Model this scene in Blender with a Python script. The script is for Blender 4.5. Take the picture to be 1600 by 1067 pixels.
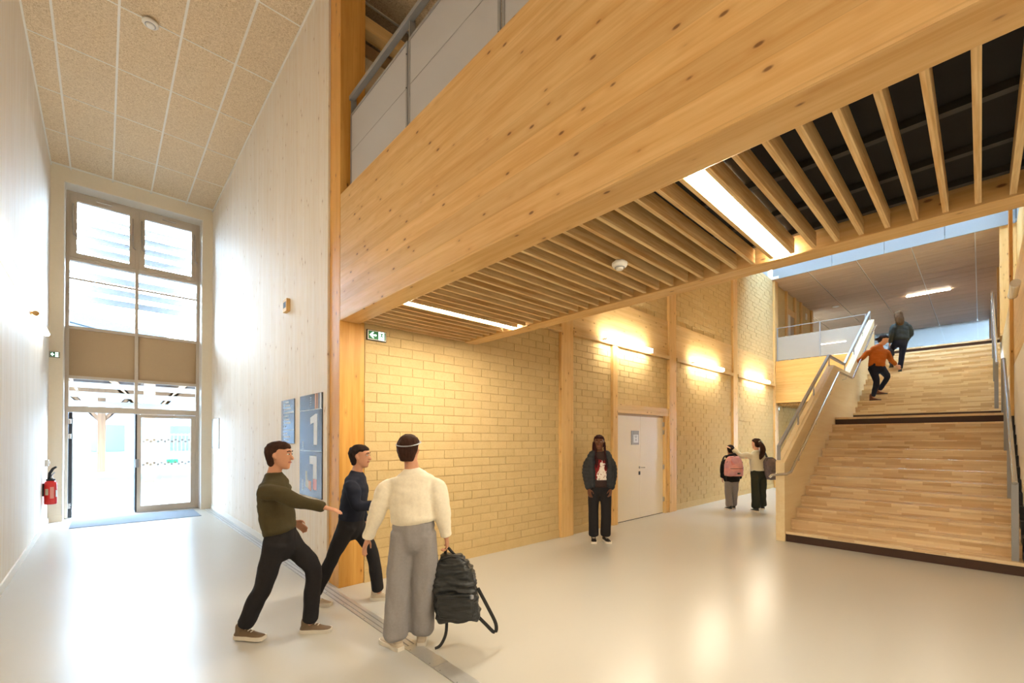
import bpy, bmesh, math, random
from mathutils import Vector, Matrix
random.seed(7)
SC = bpy.context.scene
COL = SC.collection
for o in list(bpy.data.objects): bpy.data.objects.remove(o)

# ------------------------------------------------------------------ camera, world, exposure
cam = bpy.data.cameras.new('camera'); camo = bpy.data.objects.new('camera', cam); COL.objects.link(camo)
cam.lens = 684.055 / 1600 * 36; cam.sensor_width = 36; cam.shift_y = (680.776 - 533.5) / 1600
cam.clip_start = .05; cam.clip_end = 300
_y, _p, _r = .750973, .00765852, .00057049
_f = Vector((math.sin(_y) * math.cos(_p), math.cos(_y) * math.cos(_p), math.sin(_p)))
_rt = Vector((math.cos(_y), -math.sin(_y), 0)); _up = _rt.cross(_f)
_R = _rt * math.cos(_r) + _up * math.sin(_r); _U = _R.cross(_f)
camo.matrix_world = Matrix(((_R.x, _U.x, -_f.x, 0), (_R.y, _U.y, -_f.y, 0), (_R.z, _U.z, -_f.z, 1.6), (0, 0, 0, 1)))
SC.camera = camo
w = bpy.data.worlds.new('sky'); SC.world = w; w.use_nodes = True
SKY = 29
bg = w.node_tree.nodes['Background']; bg.inputs[0].default_value = (.60, .79, 1, 1); bg.inputs[1].default_value = SKY
SC.view_settings.view_transform = 'Standard'; SC.view_settings.look = 'None'
SC.view_settings.exposure = 0.78; SC.view_settings.gamma = 1; SC.view_settings.use_curve_mapping = False
SC.cycles.max_bounces = 7; SC.cycles.diffuse_bounces = 4; SC.cycles.glossy_bounces = 3
SC.cycles.transparent_max_bounces = 16; SC.cycles.sample_clamp_indirect = 6; SC.cycles.use_denoising = True; SC.cycles.use_adaptive_sampling = True; SC.cycles.adaptive_threshold = .08
SC.cycles.caustics_reflective = False; SC.cycles.caustics_refractive = False
WARM = (1, .895, .70)
LAMP_SLAT, LAMP_WALL, LAMP_LEFT = 86, 50, 20

# ------------------------------------------------------------------ helpers
ORG = {}
def srgb(r, g, b):
    f = lambda c: (c / 255 / 12.92) if c / 255 <= .04045 else ((c / 255 + .055) / 1.055) ** 2.4
    return (f(r), f(g), f(b), 1)
def setp(o, label=None, cat=None, group=None, kind=None):
    if label: o['label'] = label
    if cat: o['category'] = cat
    if group: o['group'] = group
    if kind: o['kind'] = kind
    return o
def thing(name, label, cat, loc=(0, 0, 0), group=None, kind=None):
    o = bpy.data.objects.new(name, None); COL.objects.link(o); o.location = loc; o.empty_display_size = .1
    ORG[o.name] = Vector(loc)
    return setp(o, label, cat, group, kind)
class MB:
    def __init__(s): s.v = []; s.f = []
    def box(s, x0, x1, y0, y1, z0, z1):
        i = len(s.v)
        s.v += [(x, y, z) for z in (z0, z1) for y in (y0, y1) for x in (x0, x1)]
        s.f += [tuple(i + k for k in q) for q in ((0, 2, 3, 1), (4, 5, 7, 6), (0, 1, 5, 4), (2, 6, 7, 3), (0, 4, 6, 2), (1, 3, 7, 5))]
        return s
    def prism(s, pts, vec):
        i = len(s.v); n = len(pts); vec = Vector(vec)
        s.v += [tuple(p) for p in pts] + [tuple(Vector(p) + vec) for p in pts]
        s.f.append(tuple(range(i + n - 1, i - 1, -1))); s.f.append(tuple(range(i + n, i + 2 * n)))
        for k in range(n):
            l = (k + 1) % n; s.f.append((i + k, i + l, i + n + l, i + n + k))
        return s
    def rings(s, rs, cap=True, closed=True):
        i = len(s.v); n = len(rs[0])
        for r in rs: s.v += [tuple(p) for p in r]
        for a in range(len(rs) - 1):
            for k in range(n if closed else n - 1):
                l = (k + 1) % n
                s.f.append((i + a * n + k, i + a * n + l, i + (a + 1) * n + l, i + (a + 1) * n + k))
        if cap:
            s.f.append(tuple(range(i + n - 1, i - 1, -1)))
            b = i + (len(rs) - 1) * n; s.f.append(tuple(range(b, b + n)))
        return s
    def tube(s, path, r, n=10, up=(0, 0, 1), ry=None):
        P = [Vector(p) for p in path]; rs = []
        rr = r if isinstance(r, (list, tuple)) else [r] * len(P)
        last = None
        for k, p in enumerate(P):
            t = ((P[k] - P[k - 1]).normalized() if k else Vector()) + ((P[k + 1] - P[k]).normalized() if k < len(P) - 1 else Vector())
            t.normalize(); ref = last or Vector(up)
            if abs(t.dot(ref)) > .98 and last is None: ref = Vector((1, 0, 0))
            a = t.cross(ref).normalized(); b = a.cross(t).normalized(); last = b
            ring = []
            for q in range(n):
                th = 2 * math.pi * q / n
                ring.append(p + a * math.cos(th) * rr[k] + b * math.sin(th) * (ry or rr[k]))
            rs.append(ring)
        return s.rings(rs)
    def lathe(s, c, prof, n=20, axis='z'):
        c = Vector(c); rs = []
        for r, z in prof:
            ring = []
            for q in range(n):
                th = 2 * math.pi * q / n; a, b = r * math.cos(th), r * math.sin(th)
                ring.append(c + (Vector((a, b, z)) if axis == 'z' else Vector((z, a, b)) if axis == 'x' else Vector((b, z, a))))
            rs.append(ring)
        return s.rings(rs)
    def ball(s, c, r, n=12, m=8):
        c = Vector(c); r = Vector(r if isinstance(r, (tuple, list, Vector)) else (r, r, r)); rs = []
        for a in range(m + 1):
            ph = math.pi * (a + (.08 if a == 0 else -.08 if a == m else 0)) / m
            rs.append([c + Vector((r.x * math.sin(ph) * math.cos(2 * math.pi * q / n), r.y * math.sin(ph) * math.sin(2 * math.pi * q / n), -r.z * math.cos(ph))) for q in range(n)])
        return s.rings(rs)
    def mesh(s, name, off=(0, 0, 0), bev=0, smooth=False, sharp=40):
        me = bpy.data.meshes.new(name); off = Vector(off)
        me.from_pydata([tuple(Vector(p) - off) for p in s.v], [], s.f); me.update()
        if bev:
            bm = bmesh.new(); bm.from_mesh(me)
            bmesh.ops.bevel(bm, geom=bm.edges[:], offset=bev, segments=2, affect='EDGES', profile=.6, clamp_overlap=True)
            bm.to_mesh(me); bm.free()
        bm = bmesh.new(); bm.from_mesh(me); bmesh.ops.recalc_face_normals(bm, faces=bm.faces[:]); bm.to_mesh(me); bm.free()
        if smooth:
            me.polygons.foreach_set('use_smooth', [True] * len(me.polygons)); me.set_sharp_from_angle(angle=math.radians(sharp))
        return me
    def build(s, name, mat, parent=None, bev=0, smooth=False, sharp=40):
        if parent is None:
            xs, ys, zs = zip(*[tuple(p) for p in s.v]); off = Vector(((min(xs) + max(xs)) / 2, (min(ys) + max(ys)) / 2, min(zs)))
        else: off = ORG[parent.name]
        me = s.mesh(name, off, bev, smooth, sharp); me.materials.append(mat)
        o = bpy.data.objects.new(name, me); COL.objects.link(o)
        if parent is None: o.location = off
        else: o.parent = parent
        ORG[o.name] = off.copy()
        return o
def box(name, mat, b, parent=None, bev=0): return MB().box(*b).build(name, mat, parent, bev)
def struct(o, label, cat): return setp(o, label, cat, kind='structure')

# ------------------------------------------------------------------ materials
class NT:
    def __init__(s, name):
        s.m = bpy.data.materials.new(name); s.m.use_nodes = True; s.t = s.m.node_tree; s.t.nodes.clear()
        s.out = s.t.nodes.new('ShaderNodeOutputMaterial')
    def n(s, typ, ins=None, **kw):
        nd = s.t.nodes.new('ShaderNode' + typ)
        for k, v in kw.items(): setattr(nd, k, v)
        for k, v in (ins or {}).items(): s.set(nd, k, v)
        return nd
    def set(s, nd, k, v):
        sock = nd.inputs[k]
        if isinstance(v, bpy.types.NodeSocket): s.t.links.new(v, sock)
        elif isinstance(v, bpy.types.Node): s.t.links.new(v.outputs[0], sock)
        else: sock.default_value = v
    def math(s, op, a, b=None, c=None):
        nd = s.n('Math', operation=op); s.set(nd, 0, a)
        if b is not None: s.set(nd, 1, b)
        if c is not None: s.set(nd, 2, c)
        return nd.outputs[0]
    def mix(s, fac, a, b, blend='MIX'):
        nd = s.n('Mix', data_type='RGBA', blend_type=blend); s.set(nd, 0, fac); s.set(nd, 6, a); s.set(nd, 7, b); return nd.outputs[2]
    def ramp(s, fac, stops):
        nd = s.n('ValToRGB'); s.set(nd, 0, fac); e = nd.color_ramp.elements
        while len(e) < len(stops): e.new(.5)
        for q, (p, c) in zip(e, stops): q.position = p; q.color = c if not isinstance(c, (int, float)) else (c, c, c, 1)
        return nd.outputs[0]
    def pos(s, scale=(1, 1, 1), obj=False):
        src = s.n('TexCoord').outputs['Object'] if obj else s.n('NewGeometry').outputs['Position']
        mp = s.n('Mapping'); s.set(mp, 0, src); mp.inputs['Scale'].default_value = scale; return mp.outputs[0]
    def noise(s, vec, scale, detail=3, rough=.5, dist=0):
        return s.n('TexNoise', {'Vector': vec, 'Scale': scale, 'Detail': detail, 'Roughness': rough, 'Distortion': dist}).outputs[0]
    def bsdf(s, col, rough=.5, metal=0, spec=.5, bump=None, bstr=.2, bdist=.01, **extra):
        b = s.n('BsdfPrincipled'); s.set(b, 'Base Color', col); s.set(b, 'Roughness', rough); s.set(b, 'Metallic', metal); s.set(b, 'Specular IOR Level', spec)
        for k, v in extra.items(): s.set(b, k.replace('_', ' '), v)
        if bump is not None:
            bp = s.n('Bump', {'Height': bump, 'Strength': bstr, 'Distance': bdist}); s.set(b, 'Normal', bp.outputs[0])
        s.t.links.new(b.outputs[0], s.out.inputs[0]); return s.m
def plain(name, c, rough=.5, metal=0, spec=.5, var=.06, scale=30, bstr=.08):
    t = NT(name); nz = t.noise(t.pos(), scale, 3)
    dk = tuple(x * (1 - var) for x in c[:3]) + (1,); lt = tuple(min(1, x * (1 + var)) for x in c[:3]) + (1,)
    return t.bsdf(t.mix(nz, dk, lt), rough, metal, spec)
def wood(name, c1, c2, grain='x', rough=.45, knots=0, board=None, ring=1.0, spec=.4, across=14, knotc=srgb(96, 54, 26), tint=.1):
    t = NT(name); g = 'xyz'.index(grain)
    sc = [across] * 3; sc[g] = across * .055
    v = t.pos(tuple(sc)); nz = t.noise(v, 1.0, 3, .55, .5)
    v2 = t.pos(tuple(x * 3.4 for x in sc)); nz2 = t.noise(v2, 1.0, 2, .6)
    f = t.math('ADD', t.math('MULTIPLY', nz, .65), t.math('MULTIPLY', nz2, .35))
    col = t.ramp(f, [(.5 - .16 / ring, c2), (.5 + .14 / ring, c1)])
    if board:
        ax, wd = board; sp = t.n('SeparateXYZ', {0: t.n('NewGeometry').outputs['Position']})
        q = t.math('DIVIDE', sp.outputs['xyz'.index(ax)], wd)
        wn = t.n('TexWhiteNoise', {'W': t.math('FLOOR', q)}, noise_dimensions='1D').outputs[0]
        col = t.mix(1.0, col, t.ramp(wn, [(0, 1 - tint), (1, 1.0)]), 'MULTIPLY')
        fr = t.math('ABSOLUTE', t.math('SUBTRACT', t.math('FRACT', q), .5))
        col = t.mix(t.math('MULTIPLY', t.math('GREATER_THAN', fr, .5 - .0025 / wd), .22), col, (c2[0] * .55, c2[1] * .5, c2[2] * .45, 1))
    if knots:
        ks = [12.0] * 3; ks[g] = 5.2
        vo = t.n('TexVoronoi', {'Vector': t.pos(tuple(ks)), 'Scale': 1.0}, feature='F1')
        gate = t.math('LESS_THAN', t.n('SeparateColor', {0: vo.outputs['Color']}).outputs[0], knots)
        rad = t.n('MapRange', {0: vo.outputs['Distance'], 1: .06, 2: .14, 3: 1, 4: 0}, interpolation_type='SMOOTHSTEP').outputs[0]
        halo = t.n('MapRange', {0: vo.outputs['Distance'], 1: .1, 2: .36, 3: 1, 4: 0}, interpolation_type='SMOOTHSTEP').outputs[0]
        col = t.mix(t.math('MULTIPLY', t.math('MULTIPLY', halo, gate), .28), col, (c2[0] * .75, c2[1] * .62, c2[2] * .5, 1))
        col = t.mix(t.math('MULTIPLY', t.math('MULTIPLY', rad, gate), .8), col, knotc)
    return t.bsdf(col, rough, 0, spec)
def emis(name, c, s):
    t = NT(name); e = t.n('Emission', {'Color': c + (1,) if len(c) == 3 else c, 'Strength': s}); t.t.links.new(e.outputs[0], t.out.inputs[0]); return t.m
def glassmat(name, tint=(1, 1, 1, 1), refl=1.0):
    t = NT(name); tr = t.n('BsdfTransparent', {0: tint}); gl = t.n('BsdfGlossy', {'Roughness': .01})
    fr = t.n('Fresnel', {'IOR': 1.45}); mx = t.n('MixShader', {0: t.math('MULTIPLY', fr.outputs[0], refl), 1: tr.outputs[0], 2: gl.outputs[0]})
    t.t.links.new(mx.outputs[0], t.out.inputs[0]); return t.m
M = {}
M['beam'] = wood('honey_pine_beam', srgb(230, 190, 130), srgb(212, 164, 98), 'y', .42, .7, ('z', .17), 1.2, tint=.13)
M['beam_x'] = wood('pine_band', srgb(234, 202, 146), srgb(218, 180, 120), 'x', .5, .6, ('z', .12), .9, spec=.2)
M['beam_far'] = wood('orange_pine_band', srgb(232, 186, 112), srgb(216, 164, 88), 'y', .45, .5, ('z', .12), .9)
M['corner'] = wood('amber_pine_post', srgb(226, 172, 90), srgb(206, 146, 62), 'z', .42, .5, None, .9)
M['post'] = wood('pine_post', srgb(234, 196, 134), srgb(218, 174, 108), 'z', .5, .6, None, .9, spec=.2)
M['pale'] = wood('whitewashed_panel', srgb(248, 241, 231), srgb(238, 224, 204), 'z', .6, .25, ('y', .16), .8, across=16, knotc=srgb(140, 95, 60), tint=.04)
M['slat'] = wood('larch_slat', srgb(242, 212, 158), srgb(212, 168, 108), 'x', .5, .0, ('y', .0627), 1.4, across=26, tint=.14)
M['parapet'] = wood('birch_panel', srgb(242, 222, 182), srgb(232, 206, 158), 'x', .5, 0, None, .8, across=8)
M['ceilwood'] = wood('veneer_tile', srgb(208, 178, 146), srgb(190, 158, 126), 'y', .55, 0, ('x', .6), .8, across=10, tint=.12)
t = NT('oak_staves'); sp = t.n('SeparateXYZ', {0: t.n('NewGeometry').outputs['Position']})
cv = t.n('CombineXYZ', {0: sp.outputs[1], 1: t.math('ADD', sp.outputs[0], sp.outputs[2])})
bk = t.n('TexBrick', {'Vector': cv, 'Color1': srgb(248, 226, 188), 'Color2': srgb(204, 164, 114), 'Mortar': srgb(180, 136, 84), 'Scale': 1.0, 'Mortar Size': .0004, 'Bias': -.15, 'Brick Width': .31, 'Row Height': .037}, offset=.37, offset_frequency=2, squash=1.4, squash_frequency=3)
nz = t.noise(t.pos((40, 2.5, 40)), 1, 4)
M['oak'] = t.bsdf(t.mix(.28, bk.outputs[0], t.mix(nz, srgb(204, 166, 116), srgb(248, 224, 184)), 'MIX'), .42, 0, .4)
M['darkwood'] = plain('dark_stair_riser', srgb(66, 42, 30), .45, scale=12, var=.15)
t = NT('resin_floor'); nz = t.noise(t.pos(), .7, 1)
M['floor'] = t.bsdf(t.mix(nz, srgb(199, 196, 188), srgb(203, 200, 193)), .25, 0, .36)
t = NT('earth_block'); oi = t.n('ObjectInfo'); p = t.pos(); nz = t.noise(p, 55, 3, .65); nl = t.noise(p, 7, 3)
c = t.mix(nl, srgb(208, 180, 128), srgb(220, 194, 144)); c = t.mix(1, c, t.ramp(oi.outputs['Random'], [(0, .93), (1, 1.0)]), 'MULTIPLY')
c = t.mix(t.ramp(nz, [(.3, .22), (.5, 0)]), c, srgb(170, 142, 98))
M['brick'] = t.bsdf(c, .9, 0, .15, bump=nz, bstr=.35, bdist=.006)
t = NT('lime_mortar'); nz = t.noise(t.pos(), 60, 4)
M['mortar'] = t.bsdf(t.mix(nz, srgb(194, 166, 118), srgb(206, 180, 134)), .95, 0, .1, bump=nz, bstr=.3, bdist=.004)
t = NT('wood_wool_tile'); p = t.pos(); n1 = t.noise(p, 60, 4, .7, 1.5); n2 = t.noise(p, 14, 3, .6)
M['tile'] = t.bsdf(t.mix(t.ramp(n1, [(.38, 0), (.58, 1)]), srgb(192, 166, 132), srgb(236, 217, 188)), .9, 0, .1, bump=n1, bstr=.4, bdist=.006)
M['tbar'] = plain('white_metal_bar', srgb(238, 234, 226), .4)
M['white'] = plain('white_plaster', srgb(238, 230, 216), .6)
M['cream'] = plain('cream_lining', srgb(240, 228, 206), .55, var=.03)
M['whitepaint'] = plain('white_paint', srgb(240, 236, 228), .45, var=.03)
M['doorwhite'] = plain('door_laminate', srgb(236, 226, 208), .4, var=.02)
M['bronze'] = plain('bronze_aluminium', srgb(200, 186, 168), .4, .1, var=.03)
M['taupe'] = plain('taupe_panel', srgb(176, 148, 112), .55, var=.03)
M['alu'] = plain('brushed_aluminium', srgb(206, 206, 206), .34, .6, var=.06)
M['steelgrey'] = plain('painted_steel', srgb(150, 151, 154), .42, .2, var=.03)
M['guard'] = plain('perforated_guard_sheet', srgb(188, 188, 192), .5, .1, var=.05, scale=400)
M['chrome'] = plain('satin_steel', srgb(205, 205, 206), .25, .9, var=.03)
M['black'] = plain('black_felt', srgb(38, 36, 36), .9, var=.1)
M['blackbar'] = plain('black_batten', srgb(60, 58, 56), .6)
M['plastic'] = plain('white_plastic', srgb(240, 238, 232), .35, var=.02)
M['rubber'] = plain('black_rubber', srgb(30, 30, 32), .6)
M['mat'] = plain('entrance_mat', srgb(112, 122, 136), .95, scale=160, var=.25, bstr=.6)
M['red'] = plain('red_enamel', srgb(205, 34, 30), .3, var=.03)
M['greyboard'] = plain('cement_fibre_panel', srgb(152, 156, 158), .8, var=.08, scale=70)
M['glass'] = glassmat('clear_glass', (.97, .985, .98, 1))
M['dimglass'] = glassmat('dimmed_glass', (.22, .235, .25, 1))  # tint added to tone down the sky seen through the far panes
M['roofglass'] = glassmat('rooflight_glass', (.66, .69, .71, 1))
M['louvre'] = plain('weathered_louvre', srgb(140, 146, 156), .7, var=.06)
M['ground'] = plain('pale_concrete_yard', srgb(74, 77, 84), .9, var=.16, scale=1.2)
M['lamp'] = emis('warm_lamp', WARM, LAMP_SLAT)
M['lampw'] = emis('warm_wall_lamp', WARM, LAMP_WALL)
M['lampl'] = emis('warm_corridor_lamp', WARM, LAMP_LEFT)
M['lampfar'] = emis('warm_white_lamp', (1, .86, .68), 45)
M['signdark'] = plain('slate_blue_sign', srgb(64, 70, 84), .22, var=.02)
M['signwhite'] = plain('white_print', srgb(226, 230, 232), .4, var=.01)
M['signpeach'] = plain('peach_print', srgb(214, 158, 120), .4, var=.01)
M['signgrey'] = plain('grey_print', srgb(150, 152, 158), .4, var=.01)
M['signred'] = plain('coral_print', srgb(214, 140, 126), .4, var=.01)
M['signsand'] = plain('sand_print', srgb(196, 192, 166), .4, var=.01)
M['green'] = plain('exit_green', srgb(10, 120, 66), .4, var=.02)
M['exitglow'] = emis('exit_white', (.8, 1, .9), 2.2)
XL, XR, ZC, YE, YB = -.77, 1.83, 6.88, 12.15, 4.70
# ------------------------------------------------------------------ setting: floors, walls, ceilings
struct(box('floor', M['floor'], (-1.2, 30, -6, 12.62, -.2, 0)), 'glossy pale beige resin floor of the entrance hall', 'floor')
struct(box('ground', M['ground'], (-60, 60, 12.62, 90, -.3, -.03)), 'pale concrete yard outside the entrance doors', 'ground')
struct(box('wall_left', M['pale'], (XL - .25, XL, -6, 12.75, 0, 7.1)), 'whitewashed timber wall on the left of the corridor', 'wall')
struct(box('wall_right', M['pale'], (XR, 2.1, 4.99, 12.75, 0, 7.1)), 'whitewashed timber wall on the right of the corridor', 'wall')
bl = thing('baseboard_left', 'pale baseboard along the left corridor wall', 'baseboard', (XL, 6, 0), kind='structure')
box('board', M['whitepaint'], (XL, XL + .015, -6, YE, 0, .1), bl)
br = thing('baseboard_right', 'pale baseboard along the right corridor wall', 'baseboard', (XR, 8, 0), kind='structure')
box('board', M['whitepaint'], (XR - .012, XR, 5.0, YE, 0, .1), br)
# end wall: lining around the tall glazed opening
ew = thing('wall_end', 'cream lining around the tall glazed opening at the corridor end', 'wall', (.5, YE, 0), kind='structure')
box('lining', M['cream'], (XL, -.585, YE, 12.75, 0, 7.1), ew); box('lining', M['cream'], (1.645, XR, YE, 12.75, 0, 7.1), ew)
box('lining', M['cream'], (-.585, 1.645, YE, 12.75, 6.62, 7.1), ew)
for x0, x1 in ((XL + .015, -.575), (1.635, XR - .012)):
    box('skirting', M['cream'], (x0, x1, YE - .012, YE, 0, .13), ew)
box('reveal', M['whitepaint'], (-.586, -.57, YE + .001, 12.5, 0, 6.61), ew); box('reveal', M['whitepaint'], (1.63, 1.646, YE + .001, 12.5, 0, 6.61), ew)
box('reveal', M['whitepaint'], (-.57, 1.63, YE + .001, 12.5, 6.605, 6.621), ew)
# corridor ceiling with 0.6 x 1.2 tiles in a white grid
ce = thing('ceiling', 'wood-wool tile ceiling with white grid over the corridor', 'ceiling', (.5, 4, ZC), kind='structure')
box('backing', M['tbar'], (XL, XR, -6, YE, ZC + .02, ZC + .1), ce)
gx = [XL, -.495, .112, .72, 1.33, XR]; gy = [YE] + [12.13 - .03 - 1.215 * k for k in range(0, 15)] + [-6]
gy = [YE, 12.02] + [12.02 - 1.222 * k for k in range(1, 15)] + [-6]
for i in range(5):
    for j in range(len(gy) - 1):
        if gy[j] - gy[j + 1] < .2: continue
        box('tile', M['tile'], (gx[i] + .012, gx[i + 1] - .012, gy[j + 1] + .008, gy[j] - .008, ZC - .006, ZC + .02), ce)
for x in gx[1:-1]: box('grid_bar', M['tbar'], (x - .013, x + .013, -6, YE, ZC - .012, ZC + .02), ce)
for y in gy[1:-1]: box('grid_bar', M['tbar'], (XL, XR, y - .009, y + .009, ZC - .010, ZC + .02), ce)
box('edge_trim', M['tbar'], (XR - .02, XR, -6, YE, ZC - .02, ZC + .02), ce); box('edge_trim', M['tbar'], (XL, XL + .02, -6, YE, ZC - .02, ZC + .02), ce)
# roof slab over walkway and hall, with a rooflight slot at the far end
struct(box('ceiling', M['tile'], (XR + .001, 13.9, -6, 8, ZC, ZC + .2)), 'brown tile ceiling over the upper walkway', 'ceiling')
c2 = bpy.data.objects['ceiling.001']
for x in (2.95, 3.55): box('grid_bar', M['tbar'], (x - .012, x + .012, 4.0, 8, ZC - .01, ZC), c2)
for y in (5.05, 6.25, 7.45): box('grid_bar', M['tbar'], (2.1, 9, y - .012, y + .012, ZC - .012, ZC), c2)
struct(box('wall_upper_rear', M['white'], (2.1, 16.6, 7.8, 8, 4.2, 7.0)), 'white rear wall of the upper walkway rooms', 'wall')
struct(box('floor', M['floor'], (2.131, 9.2, 4.96, 7.8, 4.0, 4.2)), 'upper room floor behind the white walkway door', 'floor')
struct(box('wall_upper_end', M['white'], (9.0, 9.2, 4.96, 7.8, 4.2, 7.0)), 'white end wall of the upper walkway rooms', 'wall')
struct(box('wall_roof_edge', M['white'], (-.9, 13.9, 12.75, 12.9, 6.7, 7.2)), 'parapet edge above the entrance window', 'wall')
# closing walls behind the camera
struct(box('wall_rear', M['pale'], (-1.2, 9, -6.3, -6, 0, 7.1)), 'pale timber wall closing the hall behind the viewer', 'wall')
struct(box('wall_side', M['white'], (7.9, 8.15, -6, -.62, 0, 7.1)), 'white wall beside the foot of the stairs', 'wall')

# ------------------------------------------------------------------ window over the entrance doors
YW = 12.50
win = thing('window_1', 'tall bronze-framed window above the entrance doors', 'window', (.52, YW, 2.2), kind='structure')
FL, FR, MX = -.57, 1.63, .515
fr = MB()
for x0, x1 in ((FL, FL + .055), (FR - .055, FR), (MX - .028, MX + .028)): fr.box(x0, x1, YW, YW + .1, 2.19, 6.6)
fr.build('frame_upright', M['bronze'], win)
for z0, z1 in ((6.54, 6.6), (5.21, 5.27), (3.83, 3.885), (2.82, 2.88), (2.19, 2.26)):
    box('transom', M['bronze'], (FL, FR, YW - .004, YW + .096, z0, z1), win)
box('glazing_bar', M['bronze'], (FL, FR, YW + .01, YW + .06, 4.835, 4.865), win)
for x0, x1 in ((FL + .055, MX - .028), (MX + .028, FR - .055)):
    s = thing('sash', None, None, (0, 0, 0)); s.parent = win; s.location = -ORG[win.name]
    for b in ((x0 + .001, x0 + .1, 5.271, 6.539), (x1 - .1, x1 - .001, 5.271, 6.539), (x0 + .1, x1 - .1, 5.271, 5.37), (x0 + .1, x1 - .1, 6.42, 6.539)):
        box('sash_rail', M['bronze'], (b[0], b[1], YW - .02, YW + .05, b[2], b[3]), s, .004)
    box('pane', M['glass'], (x0 + .1, x1 - .1, YW + .02, YW + .03, 5.37, 6.42), s)
    MB().tube([((x0 + x1) / 2 - .12, YW - .035, 6.5), ((x0 + x1) / 2 + .12, YW - .035, 6.5)], .014, 8).build('opener', M['chrome'], s, smooth=True)
    for x in (x0 + .045, x1 - .045):
        MB().tube([(x, YW - .03, 6.35), (x, YW - .05, 5.95), (x + .01, YW - .05, 5.72), (x + .05, YW - .03, 5.69)], .012, 8).build('stay_arm', M['chrome'], s, smooth=True)
    box('pane', M['glass'], (x0, x1, YW + .04, YW + .05, 4.865, 5.21), win)
    box('pane', M['glass'], (x0, x1, YW + .04, YW + .05, 3.885, 4.835), win)
    box('spandrel_panel', M['taupe'], (x0, x1, YW + .05, YW + .09, 2.88, 3.83), win)
    box('pane', M['glass'], (x0, x1, YW + .04, YW + .05, 2.26, 2.82), win)
# entrance doors
d1 = thing('door_1', 'bronze-framed glazed entrance double door, left leaf standing open', 'door', (.52, YW, 0), kind='structure')
f = MB().box(FL, FL + .05, YW, YW + .1, 0, 2.19).box(FR - .06, FR, YW, YW + .1, 0, 2.19).box(FL + .05, FR - .06, YW, YW + .1, 2.14, 2.19)
f.build('door_frame', M['bronze'], d1); box('threshold', M['alu'], (FL, FR, YW, YW + .12, 0, .012), d1)
def leaf(x0, x1, z0, z1, xform=None, dots=False):
    l = thing('leaf', None, None, (0, 0, 0)); l.parent = d1; l.location = -ORG[d1.name]
    parts = []
    for n, b, m in (('stile', (x0, x0 + .07, YW + .02, YW + .075, z0, z1), M['bronze']), ('stile', (x1 - .085, x1, YW + .02, YW + .075, z0, z1), M['bronze']),
                    ('rail', (x0 + .07, x1 - .085, YW + .02, YW + .075, z0, z0 + .12), M['bronze']), ('rail', (x0 + .07, x1 - .085, YW + .02, YW + .075, z1 - .07, z1), M['bronze']),
                    ('pane', (x0 + .07, x1 - .085, YW + .045, YW + .055, z0 + .12, z1 - .07), M['glass'])):
        parts.append((n, box(n, m, b, l)))
    return l, parts
rl, _ = leaf(MX + .02, FR - .06, .015, 2.135)
box('lock_edge', M['rubber'], (MX - .01, MX + .02, YW + .02, YW + .075, .015, 2.135), rl)
box('pull_handle', M['steelgrey'], (MX - .005, MX + .05, YW - .03, YW + .02, .98, 1.16), rl, .004)
for z in (1.05, 1.56):
    dm = MB()
    for k in range(14): dm.lathe((MX + .13 + k * .062, YW + .042, z + (.018 if k % 2 else -.018)), [(.024, 0), (.024, .002)], 10, 'y')
    dm.build('visibility_dots', M['signwhite'], rl)
ol = thing('leaf', None, None, (0, 0, 0)); ol.parent = d1; ol.location = -ORG[d1.name]
x0 = FL + .055
for n, b, m in (('stile', (x0, x0 + .055, YW + .02, YW + .09, .015, 2.135), M['rubber']), ('stile', (x0, x0 + .055, YW + .95, YW + 1.02, .015, 2.135), M['bronze']),
                ('rail', (x0, x0 + .055, YW + .09, YW + .95, .015, .12), M['bronze']), ('rail', (x0, x0 + .055, YW + .09, YW + .95, 2.06, 2.135), M['bronze']),
                ('pane', (x0 + .022, x0 + .032, YW + .09, YW + .95, .12, 2.06), M['glass'])):
    box(n, m, b, ol)
for z in (.25, 1.65, 1.95): MB().box(x0 - .004, x0 + .04, YW - .012, YW + .02, z - .05, z + .05).build('hinge', M['chrome'], ol, .006)
setp(box('entrance_mat', M['mat'], (-.44, 1.5, 11.07, 12.2, 0, .008)), 'grey rectangular entrance mat lying inside the glazed doors', 'mat')
# sunshade louvres outside
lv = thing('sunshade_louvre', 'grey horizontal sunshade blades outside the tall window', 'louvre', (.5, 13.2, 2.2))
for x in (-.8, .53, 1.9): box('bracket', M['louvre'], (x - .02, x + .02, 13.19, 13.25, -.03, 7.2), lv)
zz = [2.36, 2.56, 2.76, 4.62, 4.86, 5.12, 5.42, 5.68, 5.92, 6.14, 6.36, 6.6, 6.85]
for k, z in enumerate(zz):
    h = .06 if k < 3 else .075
    MB().prism([(-.8, 13.11, z - h), (-.8, 13.135, z - h), (-.8, 13.19, z + h), (-.8, 13.165, z + h)], (2.7, 0, 0)).build('blade', M['louvre'], lv)
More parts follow.
